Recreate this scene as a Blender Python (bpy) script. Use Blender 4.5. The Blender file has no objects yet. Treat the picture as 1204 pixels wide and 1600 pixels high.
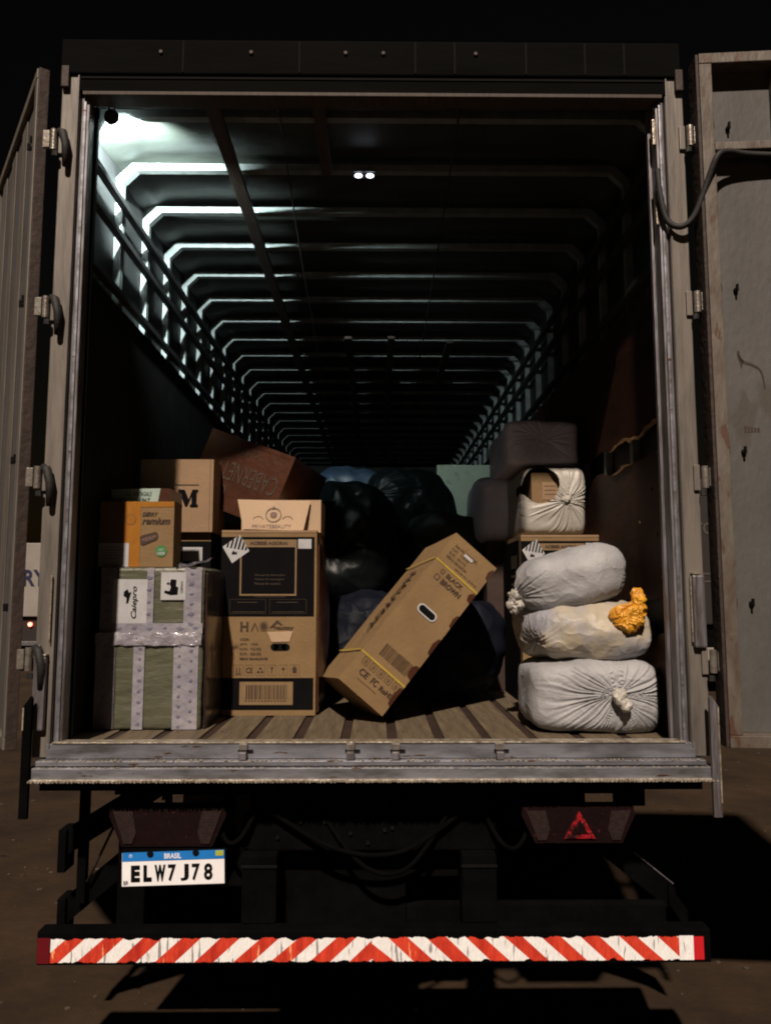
import bpy, bmesh, math, random
from mathutils import Vector, Matrix, Euler, noise
S = bpy.context.scene
random.seed(7)
R = math.radians
# ------------------------------------------------------------------ camera, sky, light, exposure
cam = bpy.data.objects.new('camera', bpy.data.cameras.new('camera'))
S.collection.objects.link(cam); S.camera = cam
cam.location = (0.02, -2.94, 1.8)
cam.rotation_euler = (R(90 + 6.09), 0, R(-0.57))
cam.data.sensor_fit = 'VERTICAL'; cam.data.sensor_height = 36; cam.data.lens = 27.0
cam.data.clip_end = 600; cam.data.clip_start = 0.05
w = bpy.data.worlds.new('World'); S.world = w; w.use_nodes = True
wn = w.node_tree; bg = wn.nodes['Background']
sky = wn.nodes.new('ShaderNodeTexSky'); sky.sky_type = 'NISHITA'; sky.sun_disc = False
sky.sun_elevation = R(2); sky.sun_rotation = R(190)
hs = wn.nodes.new('ShaderNodeMixRGB'); hs.blend_type = 'MULTIPLY'; hs.inputs[0].default_value = 1; hs.inputs[2].default_value = (1, .72, .62, 1)
wn.links.new(sky.outputs[0], hs.inputs[1]); wn.links.new(hs.outputs[0], bg.inputs[0]); bg.inputs[1].default_value = 0.0028
sun = bpy.data.objects.new('street_light', bpy.data.lights.new('street_light', 'SUN'))
S.collection.objects.link(sun)
sun.data.energy = 4.9; sun.data.color = (1, .84, .70); sun.data.angle = R(1.6)
sun.rotation_euler = Vector((.14, 1, -1.07)).to_track_quat('-Z', 'Y').to_euler()
sun.location = (-3, -12, 14)
S.view_settings.view_transform = 'Standard'; S.view_settings.look = 'None'
S.view_settings.exposure = 0; S.view_settings.gamma = 1
S.render.engine = 'CYCLES'; S.cycles.filter_width = 2.0
C = S.collection

# ------------------------------------------------------------------ materials
def mat(name, col, col2=None, rough=.6, metal=0, scale=8, bump=.0, stretch=(1, 1, 1), amt=.6, coat=0,
        bscale=None, spec=.5, rough2=None, trans=0, lo=.35, hi=.65, speck=None):
    m = bpy.data.materials.new(name); m.use_nodes = True
    nt = m.node_tree; N = nt.nodes; L = nt.links; b = N['Principled BSDF']
    k_ = .82 if name[:5] not in ('white', 'red_r') else (.82 if 'reflective' not in name and 'plate' not in name else 1)
    col = tuple(c * k_ for c in col); col2 = tuple(c * k_ for c in col2) if col2 else None
    tc = N.new('ShaderNodeTexCoord'); mp = N.new('ShaderNodeMapping')
    mp.inputs['Scale'].default_value = stretch
    L.new(tc.outputs['Object'], mp.inputs[0])
    n = N.new('ShaderNodeTexNoise'); n.inputs['Scale'].default_value = scale; n.inputs['Detail'].default_value = 8
    n.inputs['Roughness'].default_value = .65
    L.new(mp.outputs[0], n.inputs['Vector'])
    r = N.new('ShaderNodeValToRGB'); r.color_ramp.elements[0].position = lo; r.color_ramp.elements[1].position = hi
    c2 = col2 or tuple(c * (1 - .35 * amt) for c in col)
    r.color_ramp.elements[0].color = (*c2, 1); r.color_ramp.elements[1].color = (*col, 1)
    L.new(n.outputs[0], r.inputs[0])
    out = r.outputs[0]
    if speck:
        n3 = N.new('ShaderNodeTexNoise'); n3.inputs['Scale'].default_value = speck[1]; n3.inputs['Detail'].default_value = 5
        L.new(mp.outputs[0], n3.inputs['Vector'])
        r3 = N.new('ShaderNodeValToRGB'); r3.color_ramp.elements[0].position = speck[2]; r3.color_ramp.elements[1].position = speck[2] + .03
        r3.color_ramp.elements[0].color = (0, 0, 0, 1); r3.color_ramp.elements[1].color = (1, 1, 1, 1)
        L.new(n3.outputs[0], r3.inputs[0])
        mx = N.new('ShaderNodeMixRGB'); L.new(r3.outputs[0], mx.inputs[0]); L.new(out, mx.inputs[1]); mx.inputs[2].default_value = (*speck[0], 1)
        out = mx.outputs[0]
    L.new(out, b.inputs['Base Color'])
    b.inputs['Roughness'].default_value = rough; b.inputs['Metallic'].default_value = metal
    b.inputs['Specular IOR Level'].default_value = spec
    if rough2 is not None:
        mr = N.new('ShaderNodeMapRange'); mr.inputs[3].default_value = rough; mr.inputs[4].default_value = rough2
        n4 = N.new('ShaderNodeTexNoise'); n4.inputs['Scale'].default_value = scale * 2.3; n4.inputs['Detail'].default_value = 4
        L.new(mp.outputs[0], n4.inputs['Vector']); L.new(n4.outputs[0], mr.inputs[0]); L.new(mr.outputs[0], b.inputs['Roughness'])
    if coat: b.inputs['Coat Weight'].default_value = coat; b.inputs['Coat Roughness'].default_value = .12
    if trans: b.inputs['Transmission Weight'].default_value = trans
    if bump:
        n2 = N.new('ShaderNodeTexNoise'); n2.inputs['Scale'].default_value = bscale or scale * 3; n2.inputs['Detail'].default_value = 6
        L.new(mp.outputs[0], n2.inputs['Vector'])
        bp = N.new('ShaderNodeBump'); bp.inputs['Strength'].default_value = bump; bp.inputs['Distance'].default_value = .01
        L.new(n2.outputs[0], bp.inputs['Height']); L.new(bp.outputs[0], b.inputs['Normal'])
    return m
def emit(name, col, st):
    m = bpy.data.materials.new(name); m.use_nodes = True; b = m.node_tree.nodes['Principled BSDF']
    b.inputs['Base Color'].default_value = (.8, .8, .8, 1)
    b.inputs['Emission Color'].default_value = (*col, 1); b.inputs['Emission Strength'].default_value = st
    return m
M = dict(
    ground=mat('packed_dirt_asphalt', (.058, .035, .019), (.018, .011, .007), .9, scale=1.3, spec=.2, bump=.9, bscale=14, lo=.3, hi=.7, speck=((.012, .009, .008), 2.6, .68)),
    pillar=mat('cream_painted_steel', (.205, .182, .158), (.085, .072, .064), .5, .15, scale=4, stretch=(6, 3, .7), bump=.15, lo=.25, hi=.6, speck=((.10, .045, .025), 9, .74)),
    steel=mat('worn_galvanised_steel', (.34, .35, .40), (.13, .125, .13), .36, .65, scale=6, stretch=(.6, 1, 2.5), bump=.12, rough2=.6, lo=.35, hi=.6, speck=((.09, .05, .03), 18, .66)),
    steelv=mat('streaked_steel', (.30, .29, .32), (.11, .09, .085), .4, .6, scale=8, stretch=(6, 6, .6), bump=.2, rough2=.6),
    lip=mat('bright_worn_edge', (.62, .56, .46), (.25, .2, .15), .35, .5, scale=30, bump=.3, lo=.35, hi=.6),
    dark=mat('grimy_dark_metal', (.008, .0075, .007), (.005, .0045, .0045), .8, 0, spec=.1, scale=6, bump=.2),
    black=mat('black_chassis_paint', (.0045, .0045, .005), (.0025, .0025, .0025), 1, scale=8, bump=.3, spec=.02, speck=((.03, .027, .024), 24, .77)),
    header=mat('dirty_header_metal', (.0032, .003, .0028), (.0018, .0017, .0016), .8, 0, scale=3, stretch=(.6, 2, 3), bump=.3, spec=.04),  # near-black base colour stands in for the header lying unlit
    rib=mat('galvanised_rib', (.27, .30, .29), (.17, .19, .185), .5, .2, scale=12, bump=.15),
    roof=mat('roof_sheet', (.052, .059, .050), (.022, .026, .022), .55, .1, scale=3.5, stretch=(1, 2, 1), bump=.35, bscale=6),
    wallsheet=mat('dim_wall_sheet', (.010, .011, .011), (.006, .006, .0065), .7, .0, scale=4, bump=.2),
    rail=mat('black_rail', (.014, .0135, .013), None, .6, .0, scale=10, bump=.2),
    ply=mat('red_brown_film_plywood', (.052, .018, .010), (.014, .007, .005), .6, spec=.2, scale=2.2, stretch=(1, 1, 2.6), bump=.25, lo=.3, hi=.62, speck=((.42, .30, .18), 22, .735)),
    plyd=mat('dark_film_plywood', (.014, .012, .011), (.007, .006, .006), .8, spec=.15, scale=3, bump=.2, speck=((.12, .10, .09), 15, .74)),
    splint=mat('splintered_wood', (.40, .23, .09), (.20, .10, .04), .8, scale=30, bump=.6),
    plank=mat('weathered_deck_plank', (.175, .133, .080), (.070, .050, .030), .75, scale=5, stretch=(7, .7, 7), bump=.5, bscale=16, lo=.3, hi=.68, speck=((.05, .035, .022), 7, .64)),
    runner=mat('rusty_floor_runner', (.050, .026, .018), (.028, .016, .012), .7, .2, scale=12, bump=.3),
    board=mat('brown_roof_batten', (.075, .050, .036), (.04, .026, .02), .7, scale=10, stretch=(5, .6, 1), bump=.2),
    doorp=mat('grey_door_panel', (.110, .105, .102), (.070, .066, .061), .7, .1, scale=4, bump=.3, bscale=45, lo=.3, hi=.7, stretch=(1, 1, .45), speck=((.062, .054, .046), 4.5, .60)),
    doorf=mat('tan_door_frame', (.150, .130, .108), (.085, .062, .045), .6, .1, scale=9, stretch=(2, 2, .7), bump=.3, speck=((.075, .036, .02), 14, .62)),
    doore=mat('rust_brown_door_edge', (.050, .030, .022), (.028, .018, .015), .7, .1, scale=12, bump=.4),
    rubber=mat('black_rubber', (.015, .014, .014), None, .7, scale=20, bump=.2),
    hinge=mat('hinge_steel', (.33, .31, .28), (.18, .15, .12), .4, .5, scale=25, bump=.2),
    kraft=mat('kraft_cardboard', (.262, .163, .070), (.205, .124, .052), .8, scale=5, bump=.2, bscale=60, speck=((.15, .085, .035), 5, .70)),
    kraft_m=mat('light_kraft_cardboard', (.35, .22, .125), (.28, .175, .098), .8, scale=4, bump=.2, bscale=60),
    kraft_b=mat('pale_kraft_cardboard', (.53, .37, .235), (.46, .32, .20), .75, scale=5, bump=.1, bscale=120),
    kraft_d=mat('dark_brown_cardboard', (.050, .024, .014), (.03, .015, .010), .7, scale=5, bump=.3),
    taped=mat('brown_taped_cardboard', (.078, .029, .015), (.050, .018, .010), .35, scale=5, bump=.5, bscale=18, coat=.25, spec=.3),
    otape=mat('glossy_amber_tape', (.46, .20, .035), (.33, .13, .02), .25, scale=8, bump=.5, bscale=35, coat=.6, stretch=(1, 1, .4)),
    ink=mat('black_box_print', (.006, .0055, .0065), (.004, .004, .0045), .8, scale=9, spec=.06),
    brownink=mat('dark_brown_ink', (.055, .026, .012), None, .7, scale=30),
    fadeink=mat('faded_brown_ink', (.15, .085, .035), None, .7, scale=30),
    dimtan=mat('dim_tan_print', (.075, .050, .027), None, .7, scale=30),
    tanprint=mat('tan_print', (.26, .165, .075), None, .7, scale=20),
    rose=mat('rose_grey_ink', (.22, .13, .10), None, .7, scale=20),
    label=mat('white_paper_label', (.55, .55, .56), (.44, .44, .46), .5, scale=12),
    cyan=mat('pale_cyan_label', (.42, .52, .46), (.30, .42, .38), .35, scale=8, coat=.4),
    green=mat('green_sticker', (.05, .26, .07), None, .5, scale=12),
    wrap=mat('olive_green_wrap', (.130, .132, .085), (.080, .083, .052), .38, scale=3, stretch=(1, 1, 3), bump=.9, bscale=9, coat=.8),
    wtape=mat('white_printed_tape', (.38, .36, .40), (.26, .25, .30), .3, scale=8, bump=1.0, bscale=22, coat=.8),
    gloss=mat('shiny_crumpled_wrap', (.40, .38, .42), (.28, .26, .31), .12, scale=10, bump=1.0, bscale=40, coat=1),
    motif=mat('blue_grey_motif', (.20, .20, .29), None, .4, scale=8),
    film=mat('dark_stretch_film', (.045, .022, .022), (.018, .012, .014), .25, scale=5, stretch=(4, 4, .6), bump=.8, bscale=12, coat=.6),
    bag=mat('white_woven_bag', (.41, .41, .425), (.29, .29, .305), .6, scale=5, bump=.3, bscale=90, lo=.3, hi=.6),
    bagn=mat('thin_white_bag', (.50, .475, .43), (.40, .37, .32), .45, scale=6, bump=.2, bscale=50),
    bagb=mat('grey_blue_plastic_bag', (.90, .88, .98), (.74, .72, .84), .45, scale=6, bump=.2, bscale=40),
    bagp=mat('printed_pale_bag', (.47, .41, .31), (.33, .33, .37), .5, scale=3.2, bump=.3, bscale=60, lo=.42, hi=.56),
    orange=mat('orange_plastic_bag', (.82, .42, .03), (.62, .24, .015), .4, scale=14, bump=.8, bscale=40, coat=.15),
    blackbag=mat('black_bin_bag', (.006, .0085, .009), None, .38, scale=6, bump=.5, bscale=16, spec=.18),
    navybag=mat('navy_plastic_bag', (.006, .008, .015), None, .6, scale=6, bump=.3, spec=.12),
    bluebag=mat('blue_tarpaulin', (.028, .050, .085), None, .5, scale=6, bump=.3),
    greencloth=mat('dark_green_sack', (.022, .034, .028), None, .5, scale=6, bump=.3),
    greenpanel=mat('pale_green_speckled_board', (.33, .38, .29), (.27, .32, .24), .6, scale=8, speck=((.19, .20, .13), 14, .62)),
    retro_w=mat('white_reflective_tape', (.95, .95, .95), (.86, .86, .86), .35, scale=4, bump=.6, bscale=30, lo=.2, hi=.5, stretch=(7, 1, .8), speck=((.34, .32, .32), 9, .60)),
    retro_r=mat('red_reflective_tape', (.80, .075, .035), (.46, .03, .018), .35, scale=5, stretch=(6, 1, 1), bump=.6, bscale=30, speck=((.95, .40, .2), 7, .66)),
    redend=mat('dark_red_marker', (.16, .008, .014), None, .35, scale=16),
    redhot=mat('bright_red_marker', (.75, .02, .03), None, .35, scale=16),
    plate=mat('white_plate_enamel', (.93, .93, .95), (.85, .85, .88), .4, scale=8),
    plateb=mat('blue_plate_band', (.02, .26, .80), None, .4, scale=8),
    ychip=mat('yellow_green_emblem', (.55, .62, .08), None, .5, scale=8),
    lens=mat('dark_red_lamp_lens', (.009, .0018, .0022), (.006, .0015, .0018), .6, scale=14, bump=.2, spec=.15, speck=((.045, .008, .009), 60, .66)),
    lensc=mat('dusty_clear_lens', (.032, .018, .017), (.017, .010, .009), .6, scale=60, bump=.3, spec=.2),
    tri=mat('red_triangle_reflector', (.36, .008, .015), (.025, .002, .003), .4, scale=38, bump=.4, lo=.46, hi=.54),
    yellow=mat('yellow_strapping', (.55, .40, .06), None, .4, scale=20),
    truckw=mat('white_truck_panel', (.34, .31, .28), (.28, .25, .22), .5, scale=1.5),
    truckd=mat('dark_brown_truck_panel', (.020, .014, .012), None, .6, scale=2),
    navyink=mat('navy_lettering', (.02, .02, .07), None, .5, scale=8),
    dimtext=mat('dim_grey_lettering', (.085, .072, .06), None, .6, scale=8),
    glowred=emit('lit_red_tail_lamp', (1, .10, .04), 4),
    led=emit('white_led', (.80, .86, 1), 9),
    lampface=emit('work_lamp_lens', (.85, 1, .97), 30),
)

# ------------------------------------------------------------------ object helpers
def link(name, me, m, parent=None, label=None, loc=None, rot=None):
    o = bpy.data.objects.new(name, me); C.objects.link(o)
    if m is not None and not me.materials: me.materials.append(m)
    if parent is not None: o.parent = parent
    if label: o['label'] = label
    if loc is not None: o.location = loc
    if rot is not None: o.rotation_euler = rot
    return o
def thing(name, label, cat, loc=(0, 0, 0), rot=(0, 0, 0), group=None):
    o = bpy.data.objects.new(name, None); C.objects.link(o); o.location = loc; o.rotation_euler = rot
    o.empty_display_size = .1
    o['label'] = label; o['category'] = cat
    if group: o['group'] = group
    return o
def bx(bm, x0, x1, y0, y1, z0, z1, bev=0.0, mtx=None):
    vs = [bm.verts.new((x, y, z)) for x in (x0, x1) for y in (y0, y1) for z in (z0, z1)]
    fs = [bm.faces.new([vs[i] for i in q]) for q in ((0, 1, 3, 2), (4, 6, 7, 5), (0, 4, 5, 1), (2, 3, 7, 6), (0, 2, 6, 4), (1, 5, 7, 3))]
    if mtx: bmesh.ops.transform(bm, matrix=mtx, verts=vs)
    if bev > 0:
        es = list({e for f in fs for e in f.edges})
        bmesh.ops.bevel(bm, geom=es, offset=bev, segments=2, affect='EDGES', profile=.6)
def done(bm, name, smooth=False):
    bmesh.ops.recalc_face_normals(bm, faces=bm.faces)
    me = bpy.data.meshes.new(name); bm.to_mesh(me); bm.free()
    if smooth: me.polygons.foreach_set('use_smooth', [True] * len(me.polygons))
    return me
def box(name, m, parent, x0, x1, y0, y1, z0, z1, bev=0.003, label=None, mtx=None):
    bm = bmesh.new(); bx(bm, x0, x1, y0, y1, z0, z1, bev, mtx)
    return link(name, done(bm, name), M[m], parent, label)
def boxes(name, m, parent, lst, bev=0.002, label=None):
    bm = bmesh.new()
    for b in lst: bx(bm, *b, bev)
    return link(name, done(bm, name), M[m], parent, label)
def tubemesh(name, pts, r, n=10, closed=False):
    bm = bmesh.new(); pts = [Vector(p) for p in pts]; rings = []
    for i, p in enumerate(pts):
        t = (pts[min(i + 1, len(pts) - 1)] - pts[max(i - 1, 0)]).normalized()
        a = t.orthogonal().normalized() if i == 0 else (a - t * a.dot(t)).normalized()
        b = t.cross(a); rr = r[i] if isinstance(r, (list, tuple)) else r
        rings.append([bm.verts.new(p + (a * math.cos(k * 2 * math.pi / n) + b * math.sin(k * 2 * math.pi / n)) * rr) for k in range(n)])
    for i in range(len(rings) - 1):
        for k in range(n): bm.faces.new((rings[i][k], rings[i][(k + 1) % n], rings[i + 1][(k + 1) % n], rings[i + 1][k]))
    bm.faces.new(rings[0]); bm.faces.new(rings[-1][::-1])
    return done(bm, name, True)
def spline(pts, k=8):
    P = [Vector(p) for p in pts]; out = []
    for i in range(len(P) - 1):
        p0, p1, p2, p3 = P[max(i - 1, 0)], P[i], P[i + 1], P[min(i + 2, len(P) - 1)]
        for j in range(k):
            t = j / k
            out.append(.5 * ((2 * p1) + (-p0 + p2) * t + (2 * p0 - 5 * p1 + 4 * p2 - p3) * t * t + (-p0 + 3 * p1 - 3 * p2 + p3) * t ** 3))
    return out + [P[-1]]
def prism(name, pts, y0, y1):            # polygon in xz extruded along y
    bm = bmesh.new()
    a = [bm.verts.new((x, y0, z)) for x, z in pts]; b = [bm.verts.new((x, y1, z)) for x, z in pts]
    bm.faces.new(a); bm.faces.new(b[::-1]); n = len(pts)
    for i in range(n): bm.faces.new((a[i], b[i], b[(i + 1) % n], a[(i + 1) % n]))
    return done(bm, name)
def cyl(name, m, parent, c, r, h, axis='Z', n=24, label=None, r2=None):
    bm = bmesh.new()
    rot = {'Z': Matrix(), 'X': Matrix.Rotation(R(90), 4, 'Y'), 'Y': Matrix.Rotation(R(90), 4, 'X')}[axis]
    bmesh.ops.create_cone(bm, cap_ends=True, segments=n, radius1=r, radius2=r if r2 is None else r2, depth=h, matrix=Matrix.Translation(c) @ rot)
    return link(name, done(bm, name), M[m], parent, label)

# flat print on a face: origin at the face's top-left corner, x to the right, y downwards, in metres
class Face:
    def __init__(s, parent, o, r, d, w=1, h=1, win=(0, 0, 1, 1)):
        s.p = parent; s.o = Vector(o); s.r = Vector(r).normalized(); s.d = Vector(d).normalized()
        s.n = s.d.cross(s.r); s.w = w; s.h = h; s.win = win     # n points out of the face
    def pt(s, x, y, lift=.0015):
        x0, y0, x1, y1 = s.win
        return s.o + s.r * ((x - x0) / (x1 - x0) * s.w) + s.d * ((y - y0) / (y1 - y0) * s.h) + s.n * lift
    def polys(s, name, m, lst, lift=.0015, label=None):
        bm = bmesh.new()
        for pl in lst:
            vs = [bm.verts.new(s.pt(x, y, lift)) for x, y in pl]
            if len(vs) > 2: bm.faces.new(vs)
        me = bpy.data.meshes.new(name); bm.normal_update()
        for f in bm.faces:
            if f.normal.dot(s.n) < 0: f.normal_flip()
        bm.to_mesh(me); bm.free()
        return link(name, me, M[m], s.p, label)
    def each(s, name, m, lst, lift=.0015):
        for p in lst: s.polys(name, m, [p], lift)
    def rects(s, name, m, lst, lift=.0015, label=None):
        if name in ('black_print',):
            for a, b, c, d in lst: s.polys(name, m, [[(a, b), (c, b), (c, d), (a, d)]], lift)
            return
        return s.polys(name, m, [[(a, b), (c, b), (c, d), (a, d)] for a, b, c, d in lst], lift, label)
    def frame(s, x0, y0, x1, y1, t):
        return [(x0, y0, x1, y0 + t), (x0, y1 - t, x1, y1), (x0, y0 + t, x0 + t, y1 - t), (x1 - t, y0 + t, x1, y1 - t)]
    def text(s, name, m, items, lift=.002, label=None):
        # items: (string, x0, y0, x1, y1[, bold, shear, angle])
        bm = bmesh.new()
        for it in items:
            st, x0, y0, x1, y1 = it[:5]; bold = it[5] if len(it) > 5 else .0; shear = it[6] if len(it) > 6 else 0; ang = it[7] if len(it) > 7 else 0
            cu = bpy.data.curves.new('t', 'FONT'); cu.body = st; cu.size = 1; cu.offset = bold; cu.shear = shear; cu.resolution_u = 3
            ob = bpy.data.objects.new('t', cu); C.objects.link(ob)
            dg = bpy.context.evaluated_depsgraph_get(); me = bpy.data.meshes.new_from_object(ob.evaluated_get(dg))
            co = [v.co.copy() for v in me.vertices]
            ax, bx_ = min(c.x for c in co), max(c.x for c in co); ay, by = min(c.y for c in co), max(c.y for c in co)
            vs = []
            for c in co:
                u = (c.x - ax) / (bx_ - ax) - .5; v = .5 - (c.y - ay) / (by - ay)
                X = u * (x1 - x0); Y = v * (y1 - y0)
                if ang: X, Y = X * math.cos(ang) - Y * math.sin(ang), X * math.sin(ang) + Y * math.cos(ang)
                vs.append(bm.verts.new(s.pt((x0 + x1) / 2 + X, (y0 + y1) / 2 + Y, lift)))
            for p in me.polygons:
                try: bm.faces.new([vs[i] for i in p.vertices])
                except ValueError: pass
            bpy.data.objects.remove(ob); bpy.data.meshes.remove(me); bpy.data.curves.remove(cu)
        bm.normal_update()
        for f in bm.faces:
            if f.normal.dot(s.n) < 0: f.normal_flip()
        me = bpy.data.meshes.new(name); bm.to_mesh(me); bm.free()
        return link(name, me, M[m], s.p, label)
def circle(cx, cy, rx, ry=None, n=24, a0=0): ry = ry or rx; return [(cx + rx * math.cos(a0 + i * 2 * math.pi / n), cy + ry * math.sin(a0 + i * 2 * math.pi / n)) for i in range(n)]
def barcode(x0, y0, x1, y1, n, rnd, gap=.45):
    out = []; x = x0
    while x < x1:
        wd = rnd.choice((1, 1, 2, 3)) * (x1 - x0) / (n * 3.2)
        out.append((x, y0, min(x + wd, x1), y1)); x += wd + rnd.choice((1, 1, 2)) * (x1 - x0) / (n * 3.2)
    return out

# cardboard carton in local coordinates: x width, y depth (front at y=0), z height
def carton_mesh(name, wd, dp, ht, bulge=(0, 0), dent=.0045, seed=0, bev=.004):
    bm = bmesh.new(); bx(bm, -wd / 2, wd / 2, 0, dp, 0, ht, 0)
    bmesh.ops.subdivide_edges(bm, edges=bm.edges[:], cuts=14, use_grid_fill=True)
    for v in bm.verts:
        x, y, z = v.co; a = math.sin(math.pi * max(0, min(1, y / dp))); b = math.sin(math.pi * max(0, min(1, z / ht)))
        if x > wd / 2 - 1e-4: v.co.x += bulge[0] * a ** .8 * b ** .7
        if x < -wd / 2 + 1e-4: v.co.x -= bulge[1] * a * b
        nz = noise.noise_vector(Vector((x * 4 + seed, y * 4, z * 4)))
        if y > .002: v.co += nz * dent
    me = done(bm, name, False)
    return me
def carton(label, m, loc, wd, dp, ht, rot=(0, 0, 0), bulge=(0, 0), seed=0, group=None, cat='carton', name='carton', tape=None):
    t = thing(name, label, cat, loc, rot, group)
    link('cardboard_body', carton_mesh('cardboard_body', wd, dp, ht, bulge, seed=seed), M[m], t)
    return t
def frontface(t, wd, ht, win=(0, 0, 1, 1)): return Face(t, (-wd / 2, 0, ht), (1, 0, 0), (0, 0, -1), wd, ht, win)

# soft bag: superellipsoid with lumps, drawn-in pleats round a knot, optional hole
def bag_mesh(name, a, b, c, e=3.2, res=48, lump=.02, lscale=3.0, seed=0, knots=(), hole=None, crease=0, cscale=5, flat=True, solid=0):
    bm = bmesh.new(); cache = {}
    K = [(Vector(k[0]), k[1], k[2], k[3], k[4]) for k in knots]      # dir point (unit-ish), radius, amplitude, pleat count, pull
    def P(d):
        n = (abs(d.x) ** e + abs(d.y) ** e + abs(d.z) ** e) ** (1 / e); q = d / n
        p = Vector((q.x * a, q.y * b, q.z * c)); nr = Vector((q.x ** 3 / a, q.y ** 3 / b, q.z ** 3 / c))
        nr = nr.normalized() if nr.length > 1e-9 else d.normalized()
        base = p.copy()
        p = p + nr * (noise.noise(base * lscale + Vector((seed, 0, 0))) * lump + noise.noise(base * lscale * 3 + Vector((seed, 5, 0))) * lump * .35)
        if crease:
            v1 = 1 - abs(noise.noise(base * cscale + Vector((seed, 9, 2)))) * 2
            v2 = 1 - abs(noise.noise(base * cscale * 2.3 + Vector((seed, 3, 7)))) * 2
            p = p + nr * crease * (max(0, v1) ** 3 * .7 + max(0, v2) ** 4 * .5)
        for kp, rad, amp, cnt, pull in K:
            k0 = Vector((kp.x * a, kp.y * b, kp.z * c)); dv = base - k0; r = dv.length
            if r < rad * 2.5:
                kn = Vector((kp.x / a, kp.y / b, kp.z / c)).normalized()
                t1 = kn.orthogonal().normalized(); t2 = kn.cross(t1)
                th = math.atan2(dv.dot(t2), dv.dot(t1))
                th2 = th + .35 * noise.noise(Vector((math.cos(th) * 2 + seed, math.sin(th) * 2, r * 4)))
                amp2 = amp * (.55 + .9 * abs(noise.noise(Vector((math.cos(th) * 3, math.sin(th) * 3, seed + 4)))) )
                fall = math.exp(-(r / rad) ** 2 * 1.2) * min(1, r / (rad * .12))
                pl = (1 - abs(math.sin(th2 * cnt / 2))) ** 1.5 + .35 * math.sin(th2 * cnt * 1.7)
                p = p + kn * (pl * amp2 * fall) - kn * pull * math.exp(-(r / (rad * .45)) ** 2)
        return p
    for ax in range(3):
        for sg in (-1, 1):
            g = {}
            for i in range(res + 1):
                for j in range(res + 1):
                    u = math.tan((i / res * 2 - 1) * math.pi / 4); v = math.tan((j / res * 2 - 1) * math.pi / 4)
                    d = [0, 0, 0]; d[ax] = sg; d[(ax + 1) % 3] = u; d[(ax + 2) % 3] = v
                    key = (round(d[0], 5), round(d[1], 5), round(d[2], 5))
                    if key not in cache: cache[key] = bm.verts.new(P(Vector(d)))
                    g[i, j] = cache[key]
            for i in range(res):
                for j in range(res):
                    q = (g[i, j], g[i + 1, j], g[i + 1, j + 1], g[i, j + 1])
                    if hole and hole(sum((v.co for v in q), Vector()) / 4): continue
                    bm.faces.new(q if sg > 0 else q[::-1])
    if flat:
        for v in bm.verts:
            if v.co.z < -c * .97: v.co.z = -c * .97
    bmesh.ops.recalc_face_normals(bm, faces=bm.faces)
    lone = [v for v in bm.verts if not v.link_faces]
    if lone: bmesh.ops.delete(bm, geom=lone, context='VERTS')
    me = bpy.data.meshes.new(name); bm.to_mesh(me); bm.free()
    me.polygons.foreach_set('use_smooth', [True] * len(me.polygons))
    return me

# ================================================================== SETTING
bm = bmesh.new(); bmesh.ops.create_grid(bm, x_segments=60, y_segments=60, size=160)
g = link('ground', done(bm, 'ground'), M['ground']); g['kind'] = 'structure'

rs = random.Random(12); bm = bmesh.new()
for k in range(900):
    x, y = rs.uniform(-5, 5), rs.uniform(-.5, 9) if k % 3 else rs.uniform(.2, 2.5)
    q = rs.uniform(.003, .011) * (1 + .15 * y)
    bmesh.ops.create_icosphere(bm, subdivisions=1, radius=q, matrix=Matrix.Translation((x, y, q * .3)) @ Matrix.Diagonal((rs.uniform(.7, 1.6), rs.uniform(.7, 1.4), .6, 1)))
gv = link('gravel', done(bm, 'gravel'), mat('loose_stone', (.09, .06, .04), (.02, .015, .012), .9, scale=5)); gv['kind'] = 'stuff'; gv['label'] = 'small loose stones scattered over the brown ground'
# ================================================================== THE TRUCK
W = 1.26; WI = 1.215; ZF = 1.23; ZR = 3.86; YE = 9.3
T = thing('cargo_truck', 'large box truck with both rear doors open and its hold full of cartons', 'truck')
# deck planks and runners
px = [-1.035 + .1875 * k for k in range(12)]
me_pl = None
for k, x in enumerate([-1.142 + .1877 * k for k in range(13)]):
    bm = bmesh.new(); bx(bm, -.074, .074, .035, YE, -.03, 0, .003)
    bmesh.ops.translate(bm, verts=bm.verts, vec=(0, random.uniform(-.004, .004), 0))
    if me_pl is None or k % 4 == 0: me_pl = done(bm, 'plank')
    else: bm.free()
    link('plank', me_pl, M['plank'], T, loc=(x, 0, ZF + random.uniform(-.003, .002)))
for k in range(12):
    box('floor_runner', 'runner', T, -1.142 + .1877 * k + .076, -1.142 + .1877 * (k + 1) - .076, .036, YE, ZF - .03, ZF - .008, .002)
box('floor_underside', 'black', T, -W + .02, W - .02, .03, YE, ZF - .16, ZF - .032, 0)
# side sheets, roof sheet, headboard
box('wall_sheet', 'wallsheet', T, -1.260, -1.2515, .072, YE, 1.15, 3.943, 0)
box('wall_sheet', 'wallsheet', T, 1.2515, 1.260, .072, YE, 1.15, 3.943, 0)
bm = bmesh.new()          # roof sheet, slightly sagging between the ribs
ny = 220
rows = []
for j in range(ny + 1):
    y = .02 + (YE - .02) * j / ny
    rows.append([bm.verts.new((x, y, 3.925 - .024 * math.sin(math.pi * ((y - .2) % .42) / .42) + .006 * noise.noise(Vector((x * 2, y * 2, 0))) - (.0 if abs(x) < 1.1 else (abs(x) - 1.1) * .35))) for x in [-1.25 + 2.5 * i / 36 for i in range(37)]])
for j in range(ny):
    for i in range(36): bm.faces.new((rows[j][i], rows[j][i + 1], rows[j + 1][i + 1], rows[j + 1][i]))
link('roof_sheet', done(bm, 'roof_sheet', True), M['roof'], T)
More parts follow.
